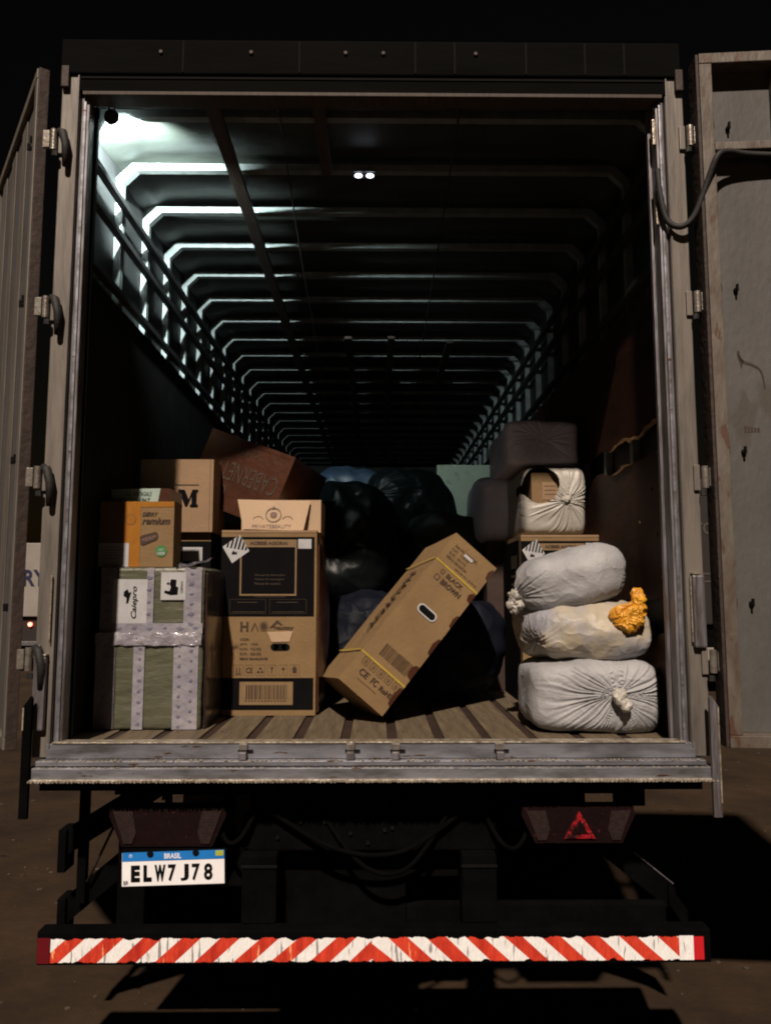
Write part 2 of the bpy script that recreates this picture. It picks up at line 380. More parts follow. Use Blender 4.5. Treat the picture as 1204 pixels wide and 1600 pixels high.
box('roof_outer_skin', 'wallsheet', T, -1.262, 1.262, .052, YE + .02, 3.945, 3.985, .002)
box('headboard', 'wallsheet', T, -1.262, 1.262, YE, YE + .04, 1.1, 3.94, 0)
# ribs: 22 hoops with chamfered corners
def hoop(xo, zt, ch, t, zb):
    o = [(-xo, zb), (-xo, zt - ch), (-xo + ch, zt), (xo - ch, zt), (xo, zt - ch), (xo, zb)]
    xi = xo - t; zi = zt - t; c2 = ch * .93
    i = [(xi, zb), (xi, zi - c2), (xi - c2, zi), (-xi + c2, zi), (-xi, zi - c2), (-xi, zb)]
    return o, i
o_, i_ = hoop(1.250, 3.885, .072, .034, 1.24)
bm = bmesh.new()
for y0, y1 in ((0, .038),):
    ring = [[(x, y, z) for (x, z) in poly] for y in (y0, y1) for poly in (o_, i_[::-1])]
    vo0 = [bm.verts.new(p) for p in ring[0]]; vi0 = [bm.verts.new(p) for p in ring[1]]
    vo1 = [bm.verts.new(p) for p in ring[2]]; vi1 = [bm.verts.new(p) for p in ring[3]]
    for k in range(5):
        bm.faces.new((vo0[k], vo0[k + 1], vi0[k + 1], vi0[k])); bm.faces.new((vo1[k], vi1[k], vi1[k + 1], vo1[k + 1]))
        bm.faces.new((vo0[k], vo1[k], vo1[k + 1], vo0[k + 1])); bm.faces.new((vi0[k], vi0[k + 1], vi1[k + 1], vi1[k]))
me_rib = done(bm, 'rib')
RY = [.19 + .42 * k for k in range(22)]
for y in RY: link('rib', me_rib, M['rib'], T, loc=(0, y, 0))
# long rails in front of the ribs, with slat uprights
for s in (-1, 1):
    for z, h in ((3.645, .030), (3.475, .032), (3.20, .03)):
        box('rail', 'rail', T, *(sorted((s * 1.178, s * 1.212))), .10, YE - .02, z - h / 2, z + h / 2, .004)
# left plywood: dark, whole
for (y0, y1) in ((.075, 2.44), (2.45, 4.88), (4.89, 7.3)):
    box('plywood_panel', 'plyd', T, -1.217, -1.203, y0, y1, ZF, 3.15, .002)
# right plywood: broken into three bands with splintered edges
def torn(name, y0, y1, z0, z1, r0, r1, m, seed):
    rnd = random.Random(seed); n = 60; bm = bmesh.new(); A = []; B = []
    for i in range(n + 1):
        y = y0 + (y1 - y0) * i / n
        j0 = r0 * (noise.noise(Vector((y * 3.1, seed, 0))) + .14 * noise.noise(Vector((y * 14, seed, 3)))); j1 = r1 * (noise.noise(Vector((y * 3.1, seed, 7))) + .14 * noise.noise(Vector((y * 14, seed, 9))))
        A.append((y, z0 + j0)); B.append((y, z1 + j1))
    for xa, xb in ((1.203, 1.217),):
        v = [[bm.verts.new((x, y, z)) for (y, z) in L] for x in (xa, xb) for L in (A, B)]
        for i in range(n):
            bm.faces.new((v[0][i], v[0][i + 1], v[1][i + 1], v[1][i])); bm.faces.new((v[2][i], v[3][i], v[3][i + 1], v[2][i + 1]))
            bm.faces.new((v[1][i], v[1][i + 1], v[3][i + 1], v[3][i])); bm.faces.new((v[0][i], v[2][i], v[2][i + 1], v[0][i + 1]))
        bm.faces.new((v[0][0], v[1][0], v[3][0], v[2][0])); bm.faces.new((v[0][n], v[2][n], v[3][n], v[1][n]))
    return link(name, done(bm, name), M[m], T), A, B
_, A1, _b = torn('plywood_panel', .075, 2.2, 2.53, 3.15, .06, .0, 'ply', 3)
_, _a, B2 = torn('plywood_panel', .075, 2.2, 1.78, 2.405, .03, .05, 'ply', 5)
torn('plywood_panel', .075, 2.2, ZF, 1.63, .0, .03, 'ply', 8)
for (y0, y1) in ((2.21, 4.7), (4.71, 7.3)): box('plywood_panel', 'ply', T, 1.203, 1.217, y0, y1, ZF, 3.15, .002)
def splinter(path, h, seed):
    rnd = random.Random(seed); bm = bmesh.new(); n = len(path)
    up = []; lo = []
    for i, (y, z) in enumerate(path):
        e = min(1, i / 3, (n - 1 - i) / 3); t = h * (.3 + abs(noise.noise(Vector((y * 9, seed, 1)))) * 1.8) * e
        up.append((y, z + t * .7)); lo.append((y, z - t * .3 - rnd.random() * h * .4 * e))
    V = [[bm.verts.new((x, y, z)) for y, z in L] for x in (1.198, 1.2025) for L in (up, lo)]
    for i in range(n - 1):
        bm.faces.new((V[0][i], V[0][i + 1], V[1][i + 1], V[1][i])); bm.faces.new((V[0][i], V[2][i], V[2][i + 1], V[0][i + 1])); bm.faces.new((V[1][i], V[1][i + 1], V[3][i + 1], V[3][i]))
    link('splinter', done(bm, 'splinter'), M['splint'], T)
splinter(A1[0:25], .020, 1); splinter(B2[0:7], .020, 2); splinter(B2[14:24], .016, 4)
for (y, z, l, a) in ((.09, 2.78, .05, .9), (.15, 2.80, .02, 1.3), (.17, 1.96, .06, 0), (.14, 1.70, .09, .02), (.35, 2.25, .014, 1), (.5, 2.12, .02, .4), (.25, 1.87, .012, 1.2), (.3, 2.05, .014, 1.5)):
    m4 = Matrix.Translation((1.2005, y, z)) @ Matrix.Rotation(a, 4, 'X')
    box('plywood_chip', 'splint', T, -.002, .002, -l / 2, l / 2, -.004, .004, 0, mtx=m4)
# roof battens and hanging wires
for x, y0, y1, wd in ((-.675, .07, 8.9, .062), (-.23, .07, .60, .05), (-.22, 3.0, 8.6, .055), (.125, 3.0, 8.6, .055), (.60, 3.1, 4.35, .055)):
    box('roof_batten', 'board', T, x - wd / 2, x + wd / 2, y0, y1, 3.822, 3.844, .002)
for pts in (((-.40, .09, 3.83), (-.42, .8, 3.815), (-.45, 1.9, 3.81), (-.48, 3.5, 3.825), (-.5, 6, 3.83)), ((.363, .09, 3.83), (.37, 1.5, 3.80), (.378, 3.5, 3.825))):
    link('roof_wire', tubemesh('roof_wire', spline(pts, 6), .004, 6), M['rubber'], T)
# header
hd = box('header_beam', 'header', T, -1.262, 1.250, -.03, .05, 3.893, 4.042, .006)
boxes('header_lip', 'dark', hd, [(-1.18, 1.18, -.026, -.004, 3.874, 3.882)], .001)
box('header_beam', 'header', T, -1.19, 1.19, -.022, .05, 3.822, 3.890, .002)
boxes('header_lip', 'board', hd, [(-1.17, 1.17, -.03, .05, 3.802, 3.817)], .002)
for x in (-.86, -.495, -.113, .04, .415): cyl('rivet', 'board', hd, (x, -.033, 3.985), .007, .01, 'Y', 12)
for x in (-.77, -.3, .17, .33, .62, .86, 1.02): box('header_seam', 'dark', hd, x - .003, x + .003, -.033, -.0285, 3.90, 4.035, 0)
# rear pillars (painted outer flange, steel inner channel)
for s in (-1, 1):
    A = lambda a, b: sorted((s * a, s * b))
    p = box('rear_pillar', 'pillar', T, *A(1.186, 1.258), -.018, .07, 1.20, 3.93, .004)
    box('pillar_channel', 'steelv', p, *A(1.150, 1.183), -.004, .06, 1.236, 3.80, .006)
    box('pillar_bead', 'steel', p, *A(1.160, 1.172), -.012, -.002, 1.236, 3.80, .003)
    box('pillar_bead', 'pillar', p, *A(1.1875, 1.193), -.024, -.0175, 1.236, 3.90, .0015)
    box('marker_lamp', 'doore', p, *A(1.225, 1.255), -.04, -.018, 3.83, 3.92, .004)
    box('inner_jamb', 'steelv' if s > 0 else 'dark', p, *A(1.14, 1.203), .062, .085, 1.236, 3.81, .002)
box('sheet_remnant', 'lip', T, 1.138, 1.150, .0, .02, 3.62, 3.73, .002)
box('sheet_remnant', 'lip', T, 1.140, 1.151, .0, .02, 3.28, 3.42, .002)
# hinges
for s, zs in ((1, (3.632, 2.94, 2.245, 1.55)), (-1, (3.60, 2.91, 2.24, 1.56))):
    for z in zs:
        hg = cyl('hinge', 'hinge', T, (s * 1.272, -.04, z), .013, .085, 'Z', 14)
        box('hinge_strap', 'hinge', hg, *sorted((s * 1.286, s * 1.312)), -.05, -.035, z - .036, z + .036, .002)
        box('hinge_strap', 'pillar', hg, *sorted((s * 1.235, s * 1.258)), -.03, -.0185, z - .05, z + .05, .003)
        cyl('hinge_nut', 'rubber', hg, (s * 1.262, -.045, z - .062), .012, .02, 'Z', 6)
        if s < 0: link('rubber_buffer', tubemesh('rubber_buffer', [(-1.255, -.03, z + .045), (-1.235, -.045, z + .03), (-1.222, -.045, z - .02), (-1.222, -.04, z - .11)], [.012, .017, .016, .012], 8), M['rubber'], hg)
# sill
sl = box('rear_sill', 'steel', T, -1.20, 1.20, -.02, .034, 1.196, 1.250, .002)
box('sill_edge_trim', 'lip', sl, -1.178, 1.162, -.024, .034, 1.2505, 1.256, .001)
box('sill_ledge', 'steel', sl, -1.225, 1.225, -.052, -.004, 1.176, 1.194, .003)
box('sill_ledge', 'steel', sl, -1.248, 1.260, -.068, -.004, 1.128, 1.172, .003)
box('sill_lower_edge', 'lip', sl, -1.25, 1.262, -.080, -.066, 1.124, 1.134, .002)
def teeth(z, y, n, x0, x1, hgt, rnd):
    bm = bmesh.new()
    for k in range(n):
        x = x0 + (x1 - x0) * (k + rnd.random() * .4) / n
        if rnd.random() < .86: bx(bm, x, x + (x1 - x0) / n * rnd.uniform(.35, .75), y - .005 * rnd.random() - .002, y + .004, z, z + hgt * rnd.uniform(.6, 1), 0)
    o = link('grip_teeth', done(bm, 'grip_teeth'), M['lip'], sl); o['kind'] = 'stuff'
rr = random.Random(4)
teeth(1.1935, -.048, 150, -1.2, 1.22, .006, rr); teeth(1.1245, -.084, 190, -1.24, 1.255, .009, rr); teeth(1.171, -.062, 110, -1.22, 1.24, .004, rr)
for x in (-.474, -.08, .087, .470):
    la = box('sill_latch', 'hinge', sl, x - .016, x + .016, -.035, -.018, 1.228, 1.252, .003)
    la2 = box('sill_latch', 'steelv', sl, x - .014, x + .014, -.055, -.022, 1.196, 1.224, .003)
    box('sill_latch_pin', 'dark', sl, x - .020, x + .035, -.030, -.022, 1.2225, 1.2285, .001)
# side blades and lock tubes
for s in (-1, 1):
    z0 = 1.0; pts = [(0, z0), (0, 1.395), (.024 * 1, 1.43), (.030, 1.42), (.030, z0)]
    pts = [(s * (1.262 - x) if s < 0 else 1.262 - x, z) for x, z in pts]
    link('side_blade', prism('side_blade', pts, -.086, -.070), M['black'] if s < 0 else M['steelv'], T)
    bm = bmesh.new(); bx(bm, *sorted((s * 1.2635, s * 1.2585)), -.0885, -.0865, 1.05 if s > 0 else 1.31, 1.39, 0); link('blade_edge', done(bm, 'blade_edge'), M['lip'], T)
    lt = box('lock_tube', 'steelv', T, *sorted((s * 1.206, s * 1.252)), -.046, -.020, 1.60 if s > 0 else 1.30, 1.872 if s > 0 else 1.57, .008)
    box('lock_tube_weld', 'lip', lt, *sorted((s * 1.201, s * 1.205)), -.034, -.024, 1.62, 1.868, .001)
    box('lock_tube_cap', 'lip', lt, *sorted((s * 1.206, s * 1.240)), -.048, -.020, 1.874 if s > 0 else 1.572, 1.880 if s > 0 else 1.578, .001)

# doors ------------------------------------------------------------------
def door(loc, ang, side, th, width, label, stx=.04, cross=True, fm='doorf'):
    # local x from the hinge outwards, local -y towards the viewer (inner face), z up
    d = bpy.data.objects.new('rear_door', None); C.objects.link(d); d.parent = T; d.location = loc; d.rotation_euler = (0, 0, ang); d['label'] = label
    s = side; H = 2.70
    def b(name, m, x0, x1, y0, y1, z0, z1, bev=.003, **k):
        return box(name, m, d, *sorted((s * x0, s * x1)), y0, y1, z0, z1, bev, **k)
    f = b('door_edge', 'doore', 0, .012, -th, 0, 0, H)
    b('door_frame_bar', fm, .0125, .060, -th - .004, -.005, .045, H - .043)
    b('door_frame_bar', fm, .0125, width, -th - .006, -.004, H - .042, H)
    b('door_frame_bar', fm, .0125, width, -th - .006, -.004, 0, .044)
    b('door_frame_bar', fm, width - .05, width - .001, -th - .004, -.005, .045, H - .043)
    if cross: b('door_cross_bar', fm, .061, width - .051, -th - .003, -.0265, H - .407, H - .375)
    nst = 3; xs = [.061 + .245 * 1.0 + .28 * k for k in range(nst)]
    for x in xs: 
        if cross: b('door_stiffener', fm, x, x + stx, -th * .75, -.0255, H - .374, H - .043)
        b('door_stiffener', fm, x, x + stx, -th * .75, -.0255, .045, H - (.408 if cross else .043))
    b('door_panel', 'doorp', .0605, width - .0505, -.025, -.008, .045, H - .043, 0)
    for z in (.52, 1.10, 1.745, 2.42):
        for dx in (.062, .125):
            bl = cyl('door_bolt', 'dark', d, (s * (dx + .012), -.031, z), .009, .016, 'Y', 8)
            box('bolt_tail', 'dark', bl, *sorted((s * (dx + .008), s * (dx + .016))), -.052, -.037, z - .012, z + .018, .002)
    return d
dr = door((1.292, 0, 1.245), R(-4.5), 1, .092, 1.2, 'grey panelled rear door folded open on the right')
# scratched marks on the right door panel
fr = Face(dr, (.06, -.0255, 2.66), (1, 0, 0), (0, 0, -1), .25, 2.6, (0, 0, .25, 2.6))
def arc(pts, w):
    P = spline([(x, y, 0) for x, y in pts], 6); out = []
    for i in range(len(P) - 1):
        t = (P[i + 1] - P[i]).normalized(); n = Vector((-t.y, t.x, 0)); e0 = w * (1 - abs(i / len(P) - .3)); e1 = w * (1 - abs((i + 1) / len(P) - .3))
        out.append([(P[i].x + n.x * e0, P[i].y + n.y * e0), (P[i + 1].x + n.x * e1, P[i + 1].y + n.y * e1), (P[i + 1].x - n.x * e1, P[i + 1].y - n.y * e1), (P[i].x - n.x * e0, P[i].y - n.y * e0)])
    return out
fr.polys('scuff_mark', 'doore', arc([(.075, 1.16), (.085, 1.20), (.13, 1.22), (.16, 1.25), (.172, 1.34)], .006)[:-2], .0008)
fr.polys('scuff_mark', 'doore', [[(.07, 1.17), (.095, 1.20), (.085, 1.235)]], .0008)
fr.rects('scuff_mark', 'doore', [(.085 + .012 * k, 1.46 + .002 * k, .093 + .012 * k, 1.485) for k in range(5)], .0008)
for k in range(9):
    cyl('door_rivet', 'doore', dr, (.078, -.0265, .2 + .28 * k), .005, .004, 'Y', 8)
dl = door((-1.318, 0, 1.225), R(123.7 - 180), -1, .040, 1.13, 'grey panelled rear door swung far open on the left', .13, False, 'pillar')

# under the body ----------------------------------------------------------
box('chassis_cross_panel', 'black', T, -.47, .47, .10, .16, .83, 1.12, .006)
ncc = box('rear_cross_member', 'black', T, -.98, 1.02, .09, .098, 1.04, 1.125, .002)
fcc = Face(T, (-.205, .089, 1.115), (1, 0, 0), (0, 0, -1), .50, .08, (0, 0, 10, 1))
fcc.text('embossed_letter', 'dark', [('N', .8, .25, 1.5, .75, .01)], .003)
for x in (-.42, .40): 
    box('chassis_rail', 'black', T, x - .045, x + .045, .16, 8.5, .78, 1.05, .005)
    box('bumper_hanger', 'black', T, x - .065, x + .065, .05, .16, .586, .83, .006)
    box('bumper_hanger_seam', 'dark', T, x - .067, x + .067, .044, .05, .785, .795, .001)
box('added_shade_panel', 'black', T, -.355, .13, .20, .215, .43, .83, .004)  # black panels added between the hangers to shade the ground below
box('added_shade_panel', 'black', T, .13, .335, .20, .215, .70, .83, .004)
box('mud_shade_flap', 'black', T, -1.0, -.36, .22, .235, .43, .85, .004)  # left flap added to keep the street light off the ground
box('mud_shade_flap', 'black', T, .47, .90, .42, .435, .62, 1.06, .004)
box('added_shade_bar', 'black', T, .131, 1.15, .20, .24, .43, .60, .01)  # low bar added to shade the ground under the right half
for k, (xa, xb, sag) in enumerate(((-.38, .36, .10), (-.44, -.60, .06), (.42, .62, .08), (-.2, .3, .16))):
    link('air_hose', tubemesh('air_hose', spline([(xa, .07 + .01 * k, .98), ((xa * 2 + xb) / 3, .055, .95 - sag), ((xa + xb * 2) / 3, .06, .94 - sag), (xb, .08, .99)], 8), .009, 8), M['black'], T)
# bumper with torn reflective tape
bp = box('bumper', 'black', T, -1.212, 1.236, 0, .07, .466, .584, .008)
def clip(poly, x0, x1):
    for s, c in ((1, x0), (-1, x1)):
        out = []
        for i in range(len(poly)):
            a, b = poly[i], poly[(i + 1) % len(poly)]; ia = s * (a[0] - c) >= 0; ib = s * (b[0] - c) >= 0
            if ia: out.append(a)
            if ia != ib: t = (c - a[0]) / (b[0] - a[0]); out.append((c, a[1] + t * (b[1] - a[1])))
        poly = out
        if len(poly) < 3: return []
    return poly
fb = Face(bp, (0, 0, 0), (1, 0, 0), (0, 0, 1), 1, 1)
fb.n = Vector((0, -1, 0))
z0, z1 = .476, .562; per = .070
def stripe(cx, sgn, x0, x1, m):
    sh = .046 * sgn; n = 14
    top = [(cx + sh - per / 2 + per * i / n, z1 - .001 - .016 * max(0, noise.noise(Vector(((cx + per * i / n) * 22, 4, 1))) + .12) - .008 * max(0, noise.noise(Vector(((cx + per * i / n) * 90, 4, 1))))) for i in range(n + 1)]
    bot = [(cx - sh - per / 2 + per * i / n, z0 + .014 * max(0, noise.noise(Vector(((cx + per * i / n) * 26, 9, 1))) - .05) + .007 * max(0, noise.noise(Vector(((cx + per * i / n) * 95, 9, 1))))) for i in range(n + 1)]
    p = clip(top + bot[::-1], x0, x1)
    if p: fb.polys('reflective_stripe', m, [p], .0015)
k = 0; x = .0
for k in range(-1, 20):
    stripe(-.0 - k * per, 1, -1.160, -.0, 'retro_r' if k % 2 == 0 else 'retro_w')
    stripe(.0 + k * per, -1, .0, 1.170, 'retro_r' if k % 2 == 0 else 'retro_w')
fb.rects('end_marker', 'redend', [(-1.208, .474, -1.163, .562)], .0015)
fb.rects('end_marker', 'redhot', [(1.1705, .478, 1.208, .558)], .0015)
fb.rects('reflective_stripe', 'retro_w', [(1.118, .477, 1.1702, .5615)], .0025)
# number plate
tb = box('tail_lamp', 'lens', T, 0, 1, 0, 1, 0, 1, 0); bpy.data.objects.remove(tb)
def lamp_cluster(x0, x1, z0, z1, y, label, lit):
    cx = (x0 + x1) / 2; t = .05
    pts = [(x0, z1), (x1, z1), (x1 + .004, z1 - .03), (x1 - .045, z0), (x0 + .045, z0), (x0 - .004, z1 - .03)]
    o = link('tail_lamp', prism('tail_lamp', pts, y, y + .07), M['lens'], T, label)
    for s, a in ((1, x0), (-1, x1)):
        q = [(a + s * .012, z1 - .012), (a + s * .085, z1 - .014), (a + s * .10, z0 + .05), (a + s * .085, z0 + .012), (a + s * .055, z0 + .012)]
        link('clear_lens', prism('clear_lens', q, y - .006, y - .0005), M['lensc'], o)
    if lit:
        q = [(.770, z1 - .014), (.712, z0 + .018), (.828, z0 + .018)]
        link('triangle_reflector', prism('triangle_reflector', q, y - .008, y - .0005), M['tri'], o)
        link('triangle_reflector_core', prism('triangle_reflector_core', [(.770, z1 - .044), (.740, z0 + .036), (.800, z0 + .036)], y - .011, y - .0082), M['lens'], o)
    return o
lamp_cluster(-.975, -.548, .867, 1.008, .035, 'dark red tail lamp cluster above the number plate', False)
lamp_cluster(.560, .975, .880, 1.010, .02, 'tail lamp cluster with a glowing red triangle reflector', True)
box('tail_lamp_mount', 'black', T, .95, 1.06, .14, .20, .98, 1.125, .003)
pl = box('number_plate', 'plate', T, -.942, -.567, .006, .012, .738, .858, .001, mtx=Matrix.Translation((-.725, .009, .803)) @ Matrix.Rotation(R(-1.6), 4, 'Y') @ Matrix.Translation((.751, -.009, -.80)))
a = R(1.6)
fp = Face(pl, Vector((-.916, .0055, .8560)), (math.cos(a), 0, math.sin(a)), (math.sin(a), 0, -math.cos(a)), .375, .120, (410, 430, 1005, 632))
fp.n = Vector((0, -1, 0))
fp.rects('plate_band', 'plateb', [(411, 431, 1003, 484)], .001)
fp.rects('plate_border', 'ink', fp.frame(405, 427, 1010, 636, 4), .0012)
fp.text('plate_country_name', 'plate', [('BRASIL', 655, 442, 752, 474, .02)], .002)
fp.text('plate_characters', 'ink', [(c, x, 508 if c not in 'EL' else 508, x + wd, 606, .06 if c in 'ELW' else .03) for c, x, wd in (('E', 462, 52), ('L', 534, 48), ('W', 598, 64), ('7', 676, 46), ('J', 748, 48), ('7', 814, 46), ('8', 884, 50))], .002)
fp.rects('plate_emblem', 'ychip', [(952, 434, 998, 466)], .002)
fp.polys('plate_emblem', 'plate', [circle(460, 452, 9, 9)], .002); fp.polys('plate_emblem_core', 'plateb', [circle(460, 452, 6, 6)], .0026)
fp.text('plate_country_code', 'ink', [('BR', 420, 598, 448, 622, .0)], .002)
for x in (574, 838): fp.polys('plate_bolt', 'ink', [circle(x, 442, 19, 20)], .004)
box('plate_holder', 'black', T, -.920, -.535, .013, .03, .732, .864, .002)
# mudguard brackets (angled black arms) and rods
def arm(name, p0, p1, h, y0, y1, m='black'):
    (xa, za), (xb, zb) = p0, p1
    return link(name, prism(name, [(xa, za), (xb, zb), (xb, zb - h), (xa, za - h)], y0, y1), M[m], T)
arm('mudguard_arm', (-.80, 1.12), (-1.235, .855), .105, .30, .36); arm('mudguard_arm', (-.90, .86), (-1.235, .585), .105, .30, .36)
arm('mudguard_arm', (.86, .90), (1.225, .615), .10, .30, .36); arm('mudguard_arm_edge', (1.06, .76), (1.215, .638), .006, .294, .298, 'steelv')
box('mudguard_foot', 'black', T, -1.262, -1.230, .28, .38, .69, .855, .003); box('mudguard_foot', 'black', T, -1.255, -1.222, .28, .38, .45, .59, .003)
arm('mudguard_foot', (1.19, .64), (1.262, .54), .08, .28, .38)
box('mudguard_upright', 'black', T, -1.175, -1.140, .26, .295, .58, 1.12, .003)
box('mudguard_upright', 'black', T, -.945, -.915, .36, .39, .92, 1.12, .003); box('mudguard_upright', 'black', T, -.86, -.835, .36, .39, .92, 1.12, .003)
link('mudguard_rod', tubemesh('mudguard_rod', [(-1.135, .27, .66), (-1.02, .25, .90)], .006, 6), M['doore'], T)
link('mudguard_rod', tubemesh('mudguard_rod', [(-.80, .33, 1.12), (-.86, .33, .96)], .008, 6), M['doore'], T)
# axle, wheels, mudflap remnants
for s in (-1, 1):
    for dx in (.0, .31):
        wh = bpy.data.objects.new('wheel', None); C.objects.link(wh); wh.parent = T; wh.location = (s * (.72 + dx), 2.35, .50)
        bm = bmesh.new(); prof = [(.30, -.12), (.44, -.135), (.485, -.12), (.50, -.09), (.50, .09), (.485, .12), (.44, .135), (.30, .12)]
        n = 48; rg = [[bm.verts.new((h, r * math.cos(i * 2 * math.pi / n), r * math.sin(i * 2 * math.pi / n))) for r, h in prof] for i in range(n)]
        for i in range(n):
            for j in range(len(prof) - 1): bm.faces.new((rg[i][j], rg[(i + 1) % n][j], rg[(i + 1) % n][j + 1], rg[i][j + 1]))
        link('tyre', done(bm, 'tyre', True), M['rubber'], wh)
        bm = bmesh.new(); bmesh.ops.create_cone(bm, cap_ends=True, segments=32, radius1=.30, radius2=.30, depth=.18, matrix=Matrix.Rotation(R(90), 4, 'Y'))
        link('rim', done(bm, 'rim'), M['dark'], wh)
link('rear_axle', tubemesh('rear_axle', [(-.6, 2.35, .50), (.6, 2.35, .50)], .09, 16), M['black'], T)
box('differential', 'black', T, -.2, .2, 2.15, 2.55, .34, .68, .06)
for x0, x1 in ((-.56, -.44), (.52, .60), (.60, .68)): box('fender_bracket', 'dark', T, x0, x1, .5, .52, .72, .86, .004)
cyl('air_fitting', 'hinge', T, (-.56, .11, .965), .008, .01, 'Y', 8); cyl('air_fitting', 'dark', T, (.50, .10, 1.02), .008, .01, 'Y', 8)
for i in range(9): cyl('chassis_bolt', 'dark', T, (random.uniform(-.4, .3), .095, random.uniform(.85, 1.0)), .007, .01, 'Y', 6)

# ================================================================== LAMPS AND CABLE
wl = thing('work_lamp', 'round black work lamp hanging lit in the upper left corner of the truck', 'lamp', (-1.103, .115, 3.80))
bm = bmesh.new(); bmesh.ops.create_uvsphere(bm, u_segments=24, v_segments=14, radius=.032, matrix=Matrix.Diagonal((1, .8, 1, 1)))
link('lamp_housing', done(bm, 'lamp_housing', True), M['rubber'], wl)
for dx in (-.01, .012): link('lamp_bracket', tubemesh('lamp_bracket', [(dx, 0, .025), (dx * 1.2, 0, .062)], .004, 6), M['rubber'], wl)
bm = bmesh.new(); bmesh.ops.create_cone(bm, cap_ends=True, segments=24, radius1=.024, radius2=.024, depth=.004, matrix=Matrix.Translation((.010, .0275, .0)) @ Matrix.Rotation(R(90), 4, 'X'))
link('lamp_lens', done(bm, 'lamp_lens'), M['lampface'], wl)
sp = bpy.data.objects.new('work_lamp_light', bpy.data.lights.new('work_lamp_light', 'SPOT')); C.objects.link(sp); sp.parent = wl
sp.location = (.03, .045, 0); sp.data.energy = 330; sp.data.color = (.84, 1, .99); sp.data.spot_size = R(114); sp.data.spot_blend = .9; sp.data.shadow_soft_size = .015
sp.rotation_euler = Vector((-.09, 1, .04)).to_track_quat('-Z', 'Y').to_euler()
ll = thing('ceiling_lamp', 'small twin LED lamp glowing white on the truck ceiling', 'lamp', (-.048, .600, 3.838))
box('lamp_base', 'rubber', ll, -.055, .055, 0, .02, -.032, .006, .003)
box('added_lamp_hood', 'rubber', ll, -.055, .055, -.022, .0, -.006, -.003, .0005)  # added over the LEDs to block their light from the roof
for x in (-.028, .028): 
    bm = bmesh.new(); bmesh.ops.create_uvsphere(bm, u_segments=16, v_segments=8, radius=1, matrix=Matrix.Translation((x, -.003, -.018)) @ Matrix.Diagonal((.018, .006, .010, 1)))
    link('led', done(bm, 'led', True), M['led'], ll)
cb = link('cable', tubemesh('cable', spline([(1.62, -.10, 3.515), (1.47, -.10, 3.52), (1.385, -.115, 3.522), (1.335, -.13, 3.49), (1.305, -.10, 3.40), (1.262, -.07, 3.28), (1.215, -.05, 3.245), (1.168, -.035, 3.28), (1.148, -.03, 3.38), (1.143, -.02, 3.50)], 8), [.012] * 64 + [.011] * 9, 10), M['rubber'])
cb['label'] = 'black rubber cable drooping between the right door and the door post'; cb['category'] = 'cable'

# ================================================================== CARGO, LEFT
# olive wrapped parcels
def parcel(label, loc, wd, dp, ht, seed):
    t = thing('wrapped_parcel', label, 'parcel', loc, (0, 0, 0), 'olive parcels in the left stack')
    bm = bmesh.new(); bx(bm, -wd / 2, wd / 2, 0, dp, 0, ht, .014)
    bmesh.ops.subdivide_edges(bm, edges=[e for e in bm.edges if e.calc_length() > .1], cuts=16, use_grid_fill=True)
    for v in bm.verts:
        if v.co.z > .003: v.co += noise.noise_vector(v.co * 6 + Vector((seed, 0, 0))) * .004
    link('wrapping', done(bm, 'wrapping', True), M['wrap'], t)
    return t
def motifs(f, lst, s, lift):
    out = []
    for x, y, r in lst:
        a = random.uniform(-.5, .5); q = s * random.uniform(.7, 1.15); ca, sa = math.cos(a), math.sin(a)
        pts = [(-1, .1), (-.5, -.25), (-.1, -.7), (.15, -.3), (.95, -.6), (.6, -.05), (.45, .5), (.1, .35), (-.1, .8), (-.3, .3)]
        f.polys('tape_motif', 'motif', [[(x + q * (ca * u - sa * v), y + q * (sa * u + ca * v)) for u, v in pts]], lift)
LX = -.955
p1 = parcel('larger olive wrapped parcel at the bottom of the left stack, with three upright white tapes', (LX, .39, ZF), .455, .44, .40, 1)
f = Face(p1, (-.2275, -.004, .40), (1, 0, 0), (0, 0, -1), .455, .40, (0, 0, .455, .40))
f.rects('white_tape', 'wtape', [(.004, .0, .088, .398)], .003, 'broad tape along the left edge'); f.rects('white_tape', 'wtape', [(.165, .012, .212, .398)], .0035); f.rects('white_tape', 'wtape', [(.335, .0, .44, .398)], .003)
f.rects('white_tape', 'wtape', [(.0, -.004, .452, .045)], .005)
motifs(f, [(.045, .05 + .042 * k, 0) for k in range(9)] + [(.192, .06 + .045 * k, 0) for k in range(8)] + [(.36, .05 + .042 * k, 0) for k in range(9)] + [(.41, .07 + .042 * k, 0) for k in range(8)], .010, .0065)
motifs(f, [(.03 + .05 * k, .020, 0) for k in range(9)], .009, .0075)
bm = bmesh.new(); bx(bm, .2305, .2385, .012, .43, .003, .66, .003)
bmesh.ops.subdivide_edges(bm, edges=bm.edges[:], cuts=10, use_grid_fill=True)
for v in bm.verts: v.co.x += abs(noise.noise(v.co * 9)) * .012
fl = link('stretch_film', done(bm, 'stretch_film', True), M['film'], p1)
bm = bmesh.new(); n = 60; V = []
for i in range(n + 1):
    x = -.225 + .45 * i / n; V.append([bm.verts.new((x, -.012 - .010 * noise.noise(Vector((x * 30, j * 1.7, 2))) - .004 * (j % 2), .352 + .0135 * j + .006 * noise.noise(Vector((x * 18, j, 7))))) for j in range(5)])
for i in range(n):
    for j in range(4): bm.faces.new((V[i][j], V[i + 1][j], V[i + 1][j + 1], V[i][j + 1]))
link('crumpled_wrap', done(bm, 'crumpled_wrap', True), M['gloss'], p1)
p2 = parcel('smaller olive wrapped parcel with two paper labels, on the larger olive parcel', (LX + .005, .40, ZF + .402), .445, .42, .283, 5)
